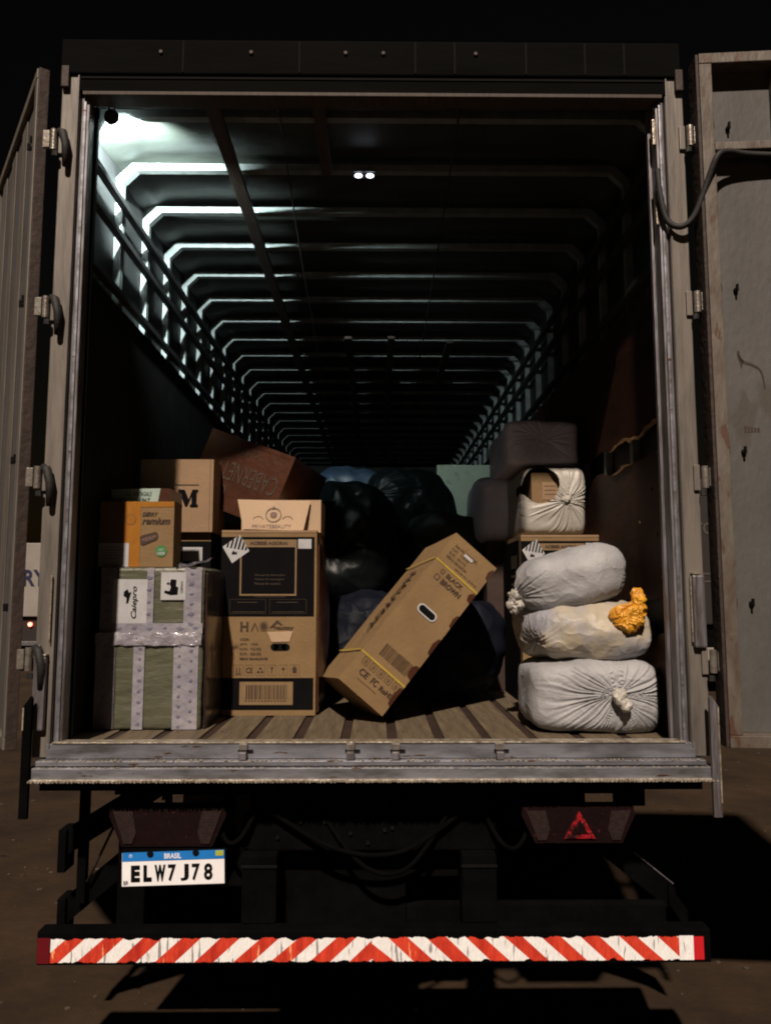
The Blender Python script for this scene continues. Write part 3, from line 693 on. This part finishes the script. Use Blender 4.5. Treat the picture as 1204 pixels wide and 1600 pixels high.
f = Face(p2, (-.2225, -.004, .283), (1, 0, 0), (0, 0, -1), .445, .283, (95, 45, 985, 700))
f.rects('white_tape', 'wtape', [(100, 48, 235, 690)], .003); f.rects('white_tape', 'wtape', [(495, 50, 555, 640)], .003); f.rects('white_tape', 'wtape', [(815, 48, 965, 690)], .003)
f.rects('white_tape', 'wtape', [(100, 600, 980, 700)], .0045)
f.rects('paper_label', 'label', [(205, 165, 500, 620)], .004); f.rects('paper_label', 'label', [(615, 95, 830, 370)], .005)
motifs(f, [(165, 100 + 95 * k, 0) for k in range(6)] + [(515, 150 + 120 * k, 0) for k in range(4)] + [(880, 110 + 100 * k, 0) for k in range(6)], 28, .006)
motifs(f, [(270 + 130 * k, 655 - 8 * (k % 2), 0) for k in range(6)], 28, .0065)
f.text('label_lettering', 'ink', [('Caiepro', 235, 365, 555, 425, .02, .3, -math.pi / 2)], .0055)
f.polys('label_emblem', 'ink', [[(300, 290), (330, 262), (345, 300), (365, 290), (352, 340), (340, 400), (322, 405), (325, 350), (298, 330)]], .0055)
f.polys('label_drawing', 'ink', [[(700, 165), (748, 170), (745, 235), (765, 245), (760, 318), (700, 322), (645, 300), (650, 275), (690, 285), (702, 240), (690, 215)], [(668, 195), (688, 200), (684, 222), (666, 215)]], .0065)
f.text('label_lettering', 'dimtext', [('CUIDADO', 735, 235, 855, 255, .01, 0, -math.pi / 2)], .0065)
# torn plastic flap at its top right
bm = bmesh.new(); n = 10; R0 = []
for i in range(n + 1):
    t = i / n; R0.append([bm.verts.new((.10 + .16 * t, .0 + .01 * math.sin(t * 9) - .02 * t, .285 + .004 + .034 * t ** 2 + s * (.012 * (1 - t) + .002) + .004 * math.sin(t * 14 + s))) for s in (-1, 0, 1)])
for i in range(n):
    for j in range(2): bm.faces.new((R0[i][j], R0[i + 1][j], R0[i + 1][j + 1], R0[i][j + 1]))
bmesh.ops.solidify(bm, geom=bm.faces[:], thickness=.002)
link('plastic_flap', done(bm, 'plastic_flap', True), M['wtape'], p2)
# amber taped box on top
dz = ZF + .402 + .286
d1 = carton('small kraft carton with amber tape, a green round sticker and a slanted brown badge', 'kraft', (-1.045, .44, dz), .335, .12, .288, seed=3)
f = frontface(d1, .335, .288, (140, 290, 860, 885)); 
f.rects('amber_tape', 'otape', [(375, 290, 545, 884), (545, 290, 858, 340)], .0018)
f.rects('paper_label', 'label', [(141, 670, 445, 884)], .003)
f.rects('label_printing', 'dimtext', [(165, 705 + 26 * k, 165 + 180 + 60 * (k % 2), 709 + 26 * k) for k in range(5)], .004)
f.text('lettering', 'brownink', [('DERRY', 562, 388, 708, 428, .03, .3), ('remium', 560, 438, 828, 500, .03, .35)], .0025)
f.polys('badge', 'brownink', [[(548, 612), (565, 600), (690, 568), (712, 580), (718, 612), (705, 640), (575, 692), (552, 680)]], .003)
f.text('badge_lettering', 'rose', [('MEDIUM', 565, 612, 700, 645, .03, 0, -.28)], .0042)
f.polys('round_sticker', 'green', [circle(748, 742, 52, 52)], .003)
f.text('sticker_lettering', 'label', [('GET', 722, 720, 775, 740, .02), ('100%', 712, 750, 785, 778, .03)], .004)
f.polys('round_print', 'fadeink', [circle(455, 455, 50, 50)], .0026); f.polys('round_print', 'otape', [circle(455, 455, 44, 44)], .003)
d2 = carton('tape wrapped brown carton under a pale cyan handwritten label', 'taped', (-1.095, .575, dz), .325, .21, .365, seed=9)
f = frontface(d2, .325, .365)
f.polys('cyan_label', 'cyan', [[(.13, .012), (.86, .0), (.82, .21), (.10, .225)]], .003)
f.text('handwriting', 'ink', [('A.G. ANTAGALS', .36, .045, .74, .10, .0, .3, 0), ('N.BOSTIO 1967', .18, .125, .72, .185, .01, .3, 0)], .0045)
# black carton behind and M carton over it
b1 = carton('black printed carton under the M carton, mostly hidden behind the left stack', 'ink', (-1.02, 1.03, ZF), .36, .45, .885, seed=2)
f = frontface(b1, .36, .885); f.rects('kraft_strip', 'kraft', [(0, 0, 1, .05)], .002); f.rects('paper_label', 'label', [(.60, .085, .88, .165)], .003)
mm = carton('kraft carton marked with a large black M', 'kraft_m', (-1.02, .99, ZF + .886), .385, .33, .376, seed=4)
f = frontface(mm, .385, .376, (230, 718, 336, 830))
f.polys('large_letter', 'ink', [[(287, 792), (287, 788), (289, 788), (289, 769), (287, 769), (287, 765), (296, 765), (302, 780), (307, 765), (315, 765), (315, 769), (313, 769), (313, 788), (315, 788), (315, 792), (304, 792), (304, 788), (306, 788), (306, 775), (300, 791), (297, 791), (291, 775), (291, 788), (293, 788), (293, 792)]], .003)
f.rects('printed_rule', 'brownink', [(282, 757, 316, 758.4)], .002)
f.rects('flap_seam', 'fadeink', [(331, 718, 331.8, 830)], .001)
# big brown taped carton, tilted, on a brown stack
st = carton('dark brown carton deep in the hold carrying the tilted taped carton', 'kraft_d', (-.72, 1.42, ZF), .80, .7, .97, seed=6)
bt = thing('carton', 'large glossy brown taped carton lying tilted over the left cartons', 'carton', (-.657, 1.387, 2.405), (R(-4.76), R(20.98), R(-16.79)))
me = carton_mesh('cardboard_body', .527, .503, .401, (.01, 0), .004, 12); me.transform(Matrix.Translation((0, -.2515, -.2005)))
link('cardboard_body', me, M['taped'], bt)
f = Face(bt, (-.2635, -.2515, .2005), (1, 0, 0), (0, 0, -1), .527, .401)
f.n = Vector((0, -1, 0))
f.text('lettering', 'brownink', [('CABERNETTO', .10, .34, .93, .60, .0, 0, math.pi), ('CO.', .18, .66, .42, .86, .01, 0, math.pi), ('CUSTOMIZED', .10, .10, .62, .2, .0, 0, math.pi)], .003)
f.rects('clear_tape', 'otape', [(0, 0, 1, .055), (.95, .055, 1, 1)], .002); bpy.data.objects[C.objects[-1].name]
for o in (C.objects[-1],): o.data.materials.clear(); o.data.materials.append(M['taped'])

# the black and tan tall cartons
def hazard_label(f, m_w='label'):
    c = Vector((187, 195)); up = Vector((30, -117)); rt = Vector((110, 17))
    q = lambda s, t: (c.x + rt.x * s + up.x * t, c.y + rt.y * s + up.y * t)
    o = f.polys('hazard_label', m_w, [[q(-1, 0), q(0, 1), q(1, 0), q(0, -1)]], .003)
    f.each('hazard_stripe', 'ink', [[q(s - .065, 0), q(s - .065, .98 - abs(s - .065)), q(s + .065, .98 - abs(s + .065)), q(s + .065, 0)] for s in (-.66, -.38, -.10, .18, .46, .72)], .004)
    f.polys('hazard_symbol', 'ink', [[q(-.22, -.28), q(-.12, -.12), q(-.02, -.25), q(.1, -.18), q(.18, -.36), q(-.2, -.42)]], .004)
def tall_carton(label, loc, wd, dp, ht, rot, bulge, seed, detail=True):
    t = carton(label, 'kraft' if True else '', loc, wd, dp, ht, rot, bulge, seed, 'tall black and tan cartons')
    f = frontface(t, wd, ht, (67, 41, 850, 1533))
    f.rects('black_print', 'ink', [(67, 96, 832, 744), (67, 1236, 832, 1488)], .0015)
    f.rects('printed_frame', 'tanprint', f.frame(222, 118, 686, 576, 13) + [(235, 131, 673, 180)], .0025)
    f.text('lettering', 'brownink', [('ACESSE AGORA!', 298, 133, 612, 163, .05)], .0038)
    f.rects('paper_label', 'label', [(697, 114, 806, 192)], .003)
    hazard_label(f)
    f.text('small_lettering', 'dimtan', [('Manual de instruções', 345, 400, 592, 420), ('Vídeos de montagem', 345, 434, 586, 454), ('Manual do usuário', 345, 468, 556, 488)], .003)
    f.rects('small_lettering', 'dimtan', [(345, 583, 600, 587)] + [(205 + 320 * i, 628, 370 + 330 * i, 632) for i in (0, 1)] + [(165 + 325 * i, 706, 425 + 325 * i, 710) for i in (0, 1)] + f.frame(145, 605, 440, 722, 2) + f.frame(470, 605, 770, 722, 2), .003)
    f.each('brand_mark', 'brownink', [[(235, 786), (252, 786), (252, 818), (283, 818), (283, 786), (300, 786), (300, 866), (283, 866), (283, 832), (252, 832), (252, 866), (235, 866)],
        [(320, 862), (352, 790), (385, 862), (376, 862), (352, 808), (329, 862)], [(468, 838), (535, 772), (580, 815), (560, 812), (534, 795), (505, 832)]], .0025)
    f.polys('brand_mark', 'fadeink', [circle(425, 824, 36, 40)], .0025); f.polys('brand_mark', 'brownink', [circle(425, 824, 22, 26)], .003)
    f.text('brand_lettering', 'brownink', [('nautoy', 512, 822, 668, 858, .03)], .0028)
    f.text('specification_lettering', 'brownink', [('COR:', 235, 918, 310, 938, .02), ('QTY:   1PCS', 235, 958, 378, 978, .02), ('N.W.:  17.2 KG', 235, 994, 405, 1016, .02), ('G.W.:  18.5 KG', 235, 1032, 405, 1054, .02), ('MEAS: 86x46x26CM', 235, 1072, 460, 1092, .02)], .0025)
    f.polys('handle_flap', 'kraft_b', [[(455, 868), (662, 862), (636, 946), (492, 950)]], .004)
    f.polys('hand_hole', 'ink', [circle(515, 988, 32, 27)[:] , circle(606, 988, 32, 27), [(515, 961), (606, 961), (606, 1015), (515, 1015)]], .0045)
    ic = []
    for a, b in ((190, 262), (280, 346), (366, 440), (460, 530), (552, 622), (642, 716)): ic += f.frame(a, 1130, b, 1215, 2)
    f.rects('icon_frame', 'fadeink', ic, .0022)
    tri = lambda cx, cy, r, a0: [(cx + r * math.cos(a0 + k * 2.094), cy + r * math.sin(a0 + k * 2.094)) for k in range(3)]
    f.each('care_icon', 'brownink', [[(208, 1150), (216, 1150), (216, 1195), (208, 1195)], [(232, 1150), (240, 1150), (240, 1195), (232, 1195)], [(202, 1200), (246, 1200), (246, 1205), (202, 1205)],
        tri(403, 1158, 15, -1.57), tri(388, 1186, 15, -1.57 + 2.1), tri(418, 1186, 15, -1.57 - 2.1),
        [(482, 1150), (508, 1150), (498, 1172), (498, 1196), (492, 1196), (492, 1172)], [(570, 1168), (588, 1148), (606, 1168)], [(586, 1168), (590, 1168), (590, 1198), (586, 1198)],
        [(660, 1160), (678, 1140), (698, 1160), (694, 1195), (664, 1195)]], .0025)
    f.text('care_icon', 'brownink', [('CE', 288, 1152, 338, 1196, .02)], .0025)
    f.rects('barcode_panel', 'tanprint', [(238, 1266, 668, 1448)], .0025)
    rnd = random.Random(seed); f.rects('barcode', 'brownink', barcode(290, 1292, 622, 1405, 26, rnd), .0035)
    f.rects('barcode_digit', 'brownink', [(285 + 26 * k, 1412, 298 + 26 * k, 1424) for k in range(13)], .0035)
    f.rects('torn_edge', 'kraft_m', [(67, 41, 848, 60)], .002)
    return t
h1 = tall_carton('tall black and tan carton standing upright left of the tilted carton', (-.503, .765, ZF), .458, .50, .876, (0, 0, 0), (.035, 0), 11)
link('brown_side_wrap', carton_mesh('brown_side_wrap', .01, .44, .80, (.035, 0), seed=3), M['taped'], h1, loc=(.235, .03, .01))
h2 = tall_carton('tall black and tan carton on the right behind the white sacks', (1.0, 1.16, ZF), .43, .52, .885, (0, 0, 0), (0, .005), 13)
fs = Face(h2, (-.2185, .52, .885), (0, -1, 0), (0, 0, -1), .52, .885)
fs.n = Vector((-1, 0, 0))
fs.rects('black_print', 'ink', [(0, .03, 1, .99)], .008); fs.rects('side_panel_print', 'dimtan', [(.55, .12, .9, .20)] , .010)
fs.rects('side_panel_print', 'fadeink', [(.55, .24 + .05 * k, .88, .255 + .05 * k) for k in range(6)], .010)
# beauty carton with flap
bb = carton('small pale carton with a crown emblem on its raised front flap', 'kraft_b', (-.468, .93, ZF + .878), .40, .30, .165, seed=7)
bm = bmesh.new()
q = [(-.218, -.020, .166), (.148, -.020, .158), (.118, -.062, .005), (-.180, -.062, .012)]
vs = [bm.verts.new(p) for p in q] + [bm.verts.new((p[0], p[1] + .005, p[2])) for p in q]
for ff in ((0, 1, 2, 3), (7, 6, 5, 4), (0, 4, 5, 1), (1, 5, 6, 2), (2, 6, 7, 3), (3, 7, 4, 0)): bm.faces.new([vs[i] for i in ff])
link('front_flap', done(bm, 'front_flap'), M['kraft_b'], bb)
f = Face(bb, (-.20, -.022, .160), (1, 0, 0), (0, -.26, -1), .34, .160, (370, 690, 860, 925)); f.n = Vector((0, -1, .26)).normalized()
def ring(cx, cy, r0, r1, n=28, a=0, b=2 * math.pi): return [[(cx + r0 * math.cos(t0), cy + r0 * math.sin(t0)), (cx + r1 * math.cos(t0), cy + r1 * math.sin(t0)), (cx + r1 * math.cos(t1), cy + r1 * math.sin(t1)), (cx + r0 * math.cos(t1), cy + r0 * math.sin(t1))] for i in range(n) for t0, t1 in [((a + (b - a) * i / n), (a + (b - a) * (i + 1) / n))]]
f.polys('crown_emblem', 'rose', ring(610, 805, 50, 58) + ring(610, 805, 18, 24, 16) + ring(610, 750, 5, 12, 10) + [[(585, 800), (595, 785), (610, 795), (625, 785), (636, 800), (630, 815), (592, 815)]] + ring(500, 855, 38, 42, 10, 3.6, 5.9) + ring(712, 855, 38, 42, 10, 3.6, 5.9), .003)
f.text('lettering', 'rose', [('PRIVATEBEAUTY', 462, 880, 740, 908, .0)], .003)

# ================================================================== CARGO, MIDDLE
tl = thing('carton', 'long kraft carton tilted on its lower corner with yellow straps and an oval hand hole', 'carton', (.157, .828, 1.655), (R(-6.43), R(40.8), R(9.28)))
wd, dp, ht = .256, .50, .869
me = carton_mesh('cardboard_body', wd, dp, ht, (0, 0), .003, 21); me.transform(Matrix.Translation((0, -dp / 2, -ht / 2)))
link('cardboard_body', me, M['kraft'], tl)
f = Face(tl, (-wd / 2, -dp / 2, ht / 2), (1, 0, 0), (0, 0, -1), wd, ht, (0, 0, wd, ht)); f.n = Vector((0, -1, 0))
y = ht
f.rects('yellow_strap', 'yellow', [(0, .155, wd, .163)], .003); f.rects('yellow_strap', 'yellow', [(0, ht - .165, wd, ht - .157)], .003)
f2 = Face(tl, (-wd / 2, dp / 2, ht / 2), (0, -1, 0), (0, 0, -1), dp, ht, (0, 0, dp, ht)); f2.n = Vector((-1, 0, 0))
f2.rects('yellow_strap', 'yellow', [(0, .155, dp, .163)], .008); f2.rects('yellow_strap', 'yellow', [(0, ht - .165, dp, ht - .157)], .008)
f2.text('lettering', 'brownink', [('HAUTOY', .10, .35, .46, .45, .03, 0, math.pi / 2), ('G.W.', .2, .5, .4, .54, .02, 0, math.pi / 2)], .008)
f.text('lettering', 'brownink', [('BLACK', .09, .178, .185, .200, .02), ('BROWN', .085, .213, .200, .240, .035)], .0028)
f.rects('tick_box', 'brownink', f.frame(.055, .178, .073, .198, .002) + f.frame(.045, .213, .070, .238, .002), .0025)
f.text('specification_lettering', 'fadeink', [('Item No.: BYA0230G', .035, .040, .165, .056, .02), ('N.W.:   17.0 KG', .03, .064, .13, .078, .02), ('G.W.:  18.5 KG', .03, .086, .13, .100, .02), ('MEAS: 86x26CM', .03, .108, .15, .122, .02), ('MADE IN CHINA', .10, .134, .235, .143, .02)], .0025)
f.rects('paper_label', 'label', [(.095, .050, .145, .064)], .004)
f.polys('brown_tape_remnant', 'taped', [[(.256, y0), (.256, y0 + h), (.256 - d * .7, y0 + h * .9), (.256 - d, y0 + h * .4), (.256 - d * .5, y0)] for y0, h, d in ((.02, .06, .022), (.17, .05, .03), (.30, .07, .018), (.44, .09, .022), (.60, .07, .035), (.72, .10, .024))][:1], .002)
for y0, h, d in ((.17, .05, .03), (.30, .07, .018), (.44, .09, .022), (.60, .07, .035), (.72, .10, .024)): f.polys('brown_tape_remnant', 'taped', [[(.256, y0), (.256, y0 + h), (.256 - d * .7, y0 + h * .9), (.256 - d, y0 + h * .4), (.256 - d * .5, y0)]], .002)
hh = lambda r: circle(.118, .372, r, r, 20, 0)
def pill(cx, cy, hw, r, n=10): return [(cx - hw + r * math.cos(a), cy + r * math.sin(a)) for a in [math.pi / 2 + math.pi * i / n for i in range(n + 1)]] + [(cx + hw + r * math.cos(a), cy + r * math.sin(a)) for a in [-math.pi / 2 + math.pi * i / n for i in range(n + 1)]]
f.polys('hand_hole_rim', 'label', [pill(.125, .385, .030, .023)], .004)
f.polys('hand_hole', 'ink', [pill(.125, .385, .029, .016)], .0055)
rnd = random.Random(31); f.rects('barcode', 'fadeink', barcode(.07, .610, .225, .672, 22, rnd), .0025)
f.text('lettering', 'brownink', [('CE', .050, .765, .098, .795, .02), ('FC', .118, .765, .152, .795, .03), ('RoHS', .168, .770, .238, .794, .045)], .0028)
f.rects('care_icon', 'fadeink', sum([f.frame(.03 + .044 * k, .716, .062 + .044 * k, .750, .0018) + [(.040 + .044 * k, .724, .052 + .044 * k, .742)] for k in range(5)], []) + [(.06, .812, .17, .816)], .0025)

# dark bags in the middle
def loosebag(label, m, loc, abc, seed, e=2.6, res=56, lump=.07, crease=.010, cscale=4, rot=(0, 0, 0), cat='bag', group=None, knots=(), name='plastic_bag'):
    me = bag_mesh(name, *abc, e=e, res=res, lump=lump, seed=seed, crease=crease, cscale=cscale, knots=knots)
    o = link(name, me, M[m], None, label, loc, rot); o['category'] = cat
    if group: o['group'] = group
    return o
G = 'dark bags in the middle of the hold'
loosebag('bulging glossy black bin bag on top of the middle heap, catching highlights', 'blackbag', (.24, 2.55, 2.40), (.32, .30, .29), 3, group=G, knots=(((-.75, -.7, .1), .40, .020, 12, .01),), rot=(0, R(8), 0))
loosebag('black bin bag left of centre, above the floor-level bag', 'blackbag', (-.17, 1.95, 2.12), (.28, .30, .38), 8, group=G)
loosebag('black bin bag on the deck behind the upright end of the tilted carton', 'navybag', (-.06, 1.62, 1.52), (.30, .30, .29), 14, group=G, crease=.014, cscale=5)
loosebag('blue tarpaulin bundle at the back of the middle heap', 'bluebag', (-.20, 3.25, 2.55), (.34, .30, .25), 17, group=G)
loosebag('dark green sack between the bin bag and the right stack', 'greencloth', (.50, 2.15, 2.08), (.26, .25, .24), 21, group=G, e=3.5)
loosebag('black sack low in the middle under the green sack', 'navybag', (.45, 2.15, 1.53), (.30, .28, .30), 23, group=G)
loosebag('navy blue plastic bag on the deck behind the tilted carton', 'navybag', (.46, 1.34, 1.50), (.24, .22, .275), 27, group=G, e=3)
loosebag('black bin bag heap bridging the middle of the hold', 'blackbag', (.08, 2.45, 1.80), (.34, .32, .36), 31, group=G)
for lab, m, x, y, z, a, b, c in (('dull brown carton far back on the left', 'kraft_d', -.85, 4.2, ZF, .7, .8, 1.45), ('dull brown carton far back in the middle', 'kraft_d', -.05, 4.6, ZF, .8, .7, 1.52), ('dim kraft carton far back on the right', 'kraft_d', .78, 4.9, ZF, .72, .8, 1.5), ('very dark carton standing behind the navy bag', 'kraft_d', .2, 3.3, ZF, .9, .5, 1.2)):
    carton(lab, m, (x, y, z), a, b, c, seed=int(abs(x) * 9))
gp = box('insulation_board', 'greenpanel', None, .56, 1.12, 4.0, 4.05, ZF, 2.975, .004); gp['label'] = 'pale green speckled board standing upright at the back right'; gp['category'] = 'board'

# ================================================================== CARGO, RIGHT
G = 'white sacks stacked by the right wall'
# bottom sack
s1 = link('sack', bag_mesh('sack', .274, .24, .149, e=5.0, res=110, lump=.022, crease=.0035, cscale=6, seed=2, knots=(((.27, -1, .10), .25, .013, 46, .012),)), M['bag'], None, 'bottom white sack of the right stack, gathered into a knot on its front', (.924, .49, ZF + .146)); s1['category'] = 'sack'; s1['group'] = G
kn = bag_mesh('knot', .026, .034, .030, e=2.2, res=20, lump=.02, lscale=30, seed=4, flat=False)
link('knot', kn, M['bagn'], s1, None, (.078, -.262, .012), (R(20), R(10), 0))
link('knot', bag_mesh('knot', .016, .022, .026, e=2.2, res=14, lump=.02, lscale=30, seed=9, flat=False), M['bagn'], s1, None, (.094, -.268, -.022), (0, R(-25), 0))
s2 = link('sack', bag_mesh('sack', .272, .22, .128, e=3.0, res=72, lump=.045, lscale=4, seed=12, crease=.006, cscale=7, knots=(((-1, -.5, -.5), .16, .012, 18, .02),)), M['bagp'], None, 'middle white sack of the right stack, lumpy and printed, with the orange bag on it', (.928, .50, ZF + .288 + .122)); s2['category'] = 'sack'; s2['group'] = G
s3 = link('sack', bag_mesh('sack', .235, .18, .128, e=3.0, res=72, lump=.030, lscale=4, seed=22, crease=.005, cscale=6, knots=(((-1, -.2, -.1), .16, .012, 24, -.02), ((1, -.5, -.5), .10, .006, 12, .02))), M['bag'], None, 'topmost white sack of the right stack, tied off at its left end', (.886, .51, ZF + .643), (0, R(-13), 0)); s3['category'] = 'sack'; s3['group'] = G
link('sack_neck', tubemesh('sack_neck', spline([(-.215, -.04, -.025), (-.25, -.05, -.03), (-.27, -.055, -.03)], 5), [.045, .042, .038, .034, .030, .026, .022, .019, .017, .016, .016], 14), M['bagn'], s3)
link('knot', bag_mesh('knot', .024, .026, .034, e=2, res=20, lump=.045, lscale=24, seed=5, flat=False, crease=.012, cscale=50), M['bagn'], s3, None, (-.285, -.058, -.035), (0, R(15), 0))
link('knot', bag_mesh('knot', .018, .018, .028, e=2, res=16, lump=.04, lscale=24, seed=15, flat=False, crease=.01, cscale=50), M['bagn'], s3, None, (-.272, -.060, -.072), (0, R(30), 0))
ob = link('plastic_bag', bag_mesh('plastic_bag', .064, .040, .052, e=2.3, res=64, lump=.018, lscale=12, seed=6, crease=.010, cscale=24, flat=False, knots=(((.6, -.4, .7), .09, .010, 15, -.01),)), M['orange'], None, 'small orange plastic bag crumpled on the middle white sack', (1.062, .275, 1.705), (0, R(-25), 0)); ob['category'] = 'bag'
link('bag_top', bag_mesh('bag_top', .026, .018, .055, e=2.2, res=44, lump=.018, lscale=16, seed=16, crease=.009, cscale=28, flat=False, knots=(((0, -.3, -1), .12, .009, 11, 0),)), M['orange'], ob, None, (.058, -.002, .042), (0, R(30), 0))
# grey-blue bags over the tall carton
g1 = link('plastic_bag', bag_mesh('plastic_bag', .212, .36, .130, e=9, res=90, lump=.012, seed=41, knots=(((-.05, -1, .15), .22, .010, 30, .012),)), M['bagb'], None, 'grey plastic bag, boxy, topmost of the right stack above the torn bag', (.94, 1.60, 2.635)); g1['category'] = 'bag'
def hole(c): return c.y < -.20 and ((c.x + .075) / .098) ** 2 + ((c.z - .085) / .105) ** 2 < 1 + .25 * noise.noise(c * 12)
mb = bag_mesh('plastic_bag', .175, .42, .195, e=9, res=90, lump=.010, seed=47, knots=(((.28, -1, -.02), .20, .016, 26, -.012),), hole=hole)
g2 = link('plastic_bag', mb, M['bagn'], None, 'torn pale plastic bag whose hole shows a brown carton inside', (.985, 1.62, ZF + .887 + .190)); g2['category'] = 'bag'
link('knot', bag_mesh('knot', .018, .022, .022, e=2.2, res=16, lump=.02, lscale=30, seed=44, flat=False), M['bagn'], g2, None, (.050, -.43, -.005))
g3 = carton('brown carton inside the torn plastic bag', 'kraft', (1.0, 1.245, ZF + .91), .27, .60, .325, seed=17)
f = frontface(g3, .27, .325); f.rects('paper_label', 'kraft_m', [(.22, .16, .55, .46)], .002); f.rects('label_printing', 'fadeink', [(.26, .22 + .07 * k, .50, .235 + .07 * k) for k in range(3)], .003)

g4 = link('plastic_bag', bag_mesh('plastic_bag', .17, .40, .215, e=5, res=60, lump=.02, seed=53, crease=.006, cscale=5), M['bagb'], None, 'blue-grey plastic bag half hidden behind the torn bag, above the tall carton', (.80, 2.12, ZF + .885 + .21)); g4['category'] = 'bag'
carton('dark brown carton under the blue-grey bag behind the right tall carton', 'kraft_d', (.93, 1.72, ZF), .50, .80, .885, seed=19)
# ================================================================== VEHICLES BEHIND
v1 = thing('parked_truck', 'white truck with dark blue letters seen through the gap left of the body', 'truck', (-8.6, 15, 0))
box('cargo_body', 'truckw', v1, -1.25, 1.25, 0, 6, 1.28, 2.98, .02)
f = Face(v1, (-1.25, 0, 2.98), (1, 0, 0), (0, 0, -1), 2.5, 1.70, (-1.25, 0, 1.25, 1.7)); f.n = Vector((0, -1, 0))
f.text('lettering', 'navyink', [('RY', .42, .62, .96, 1.0, .03)], .01)
box('underride_panel', 'truckd', v1, -1.2, 1.2, .1, 5.8, .45, 1.25, .02)
for x in (-.28, .60): cyl('tail_lamp', 'glowred', v1, (x, .06, 1.10), .05, .03, 'Y', 16)
for x in (-1.0, 1.0):
    wv = cyl('wheel', 'rubber', v1, (x, .9, .45), .45, .28, 'X', 28); cyl('rim', 'dark', wv, (x, .9, .45), .24, .30, 'X', 20)
box('bumper', 'steelv', v1, -1.1, 1.1, -.02, .06, .62, .72, .01)
v2 = thing('parked_truck', 'dark brown truck with dim letters seen through the gap beside the right door', 'truck', (6.0, 11, 0), (0, 0, 0))
box('cargo_body', 'truckd', v2, -1.3, 1.3, 0, 6, 1.25, 3.9, .02)
f = Face(v2, (-1.3, 0, 3.9), (1, 0, 0), (0, 0, -1), 2.6, 2.65, (-1.3, 0, 1.3, 2.65)); f.n = Vector((0, -1, 0))
f.text('lettering', 'dimtext', [('ATO', -.32, .80, .12, 1.02, .02)], .01)
f.rects('pale_band', 'dimtext', [(-1.3, 1.72, 1.3, 1.75), (-1.3, 1.86, 1.3, 1.89)], .01)
for x in (-1.0, .1, 1.0):
    wv = cyl('wheel', 'rubber', v2, (x, .9, .48), .48, .28, 'X', 28); cyl('rim', 'dark', wv, (x, .9, .48), .25, .30, 'X', 20)
box('bumper', 'truckw', v2, -1.2, 1.2, -.05, .05, .62, .84, .01)
box('chassis', 'black', v2, -1.1, 1.1, .1, 5.8, .6, 1.24, .02)
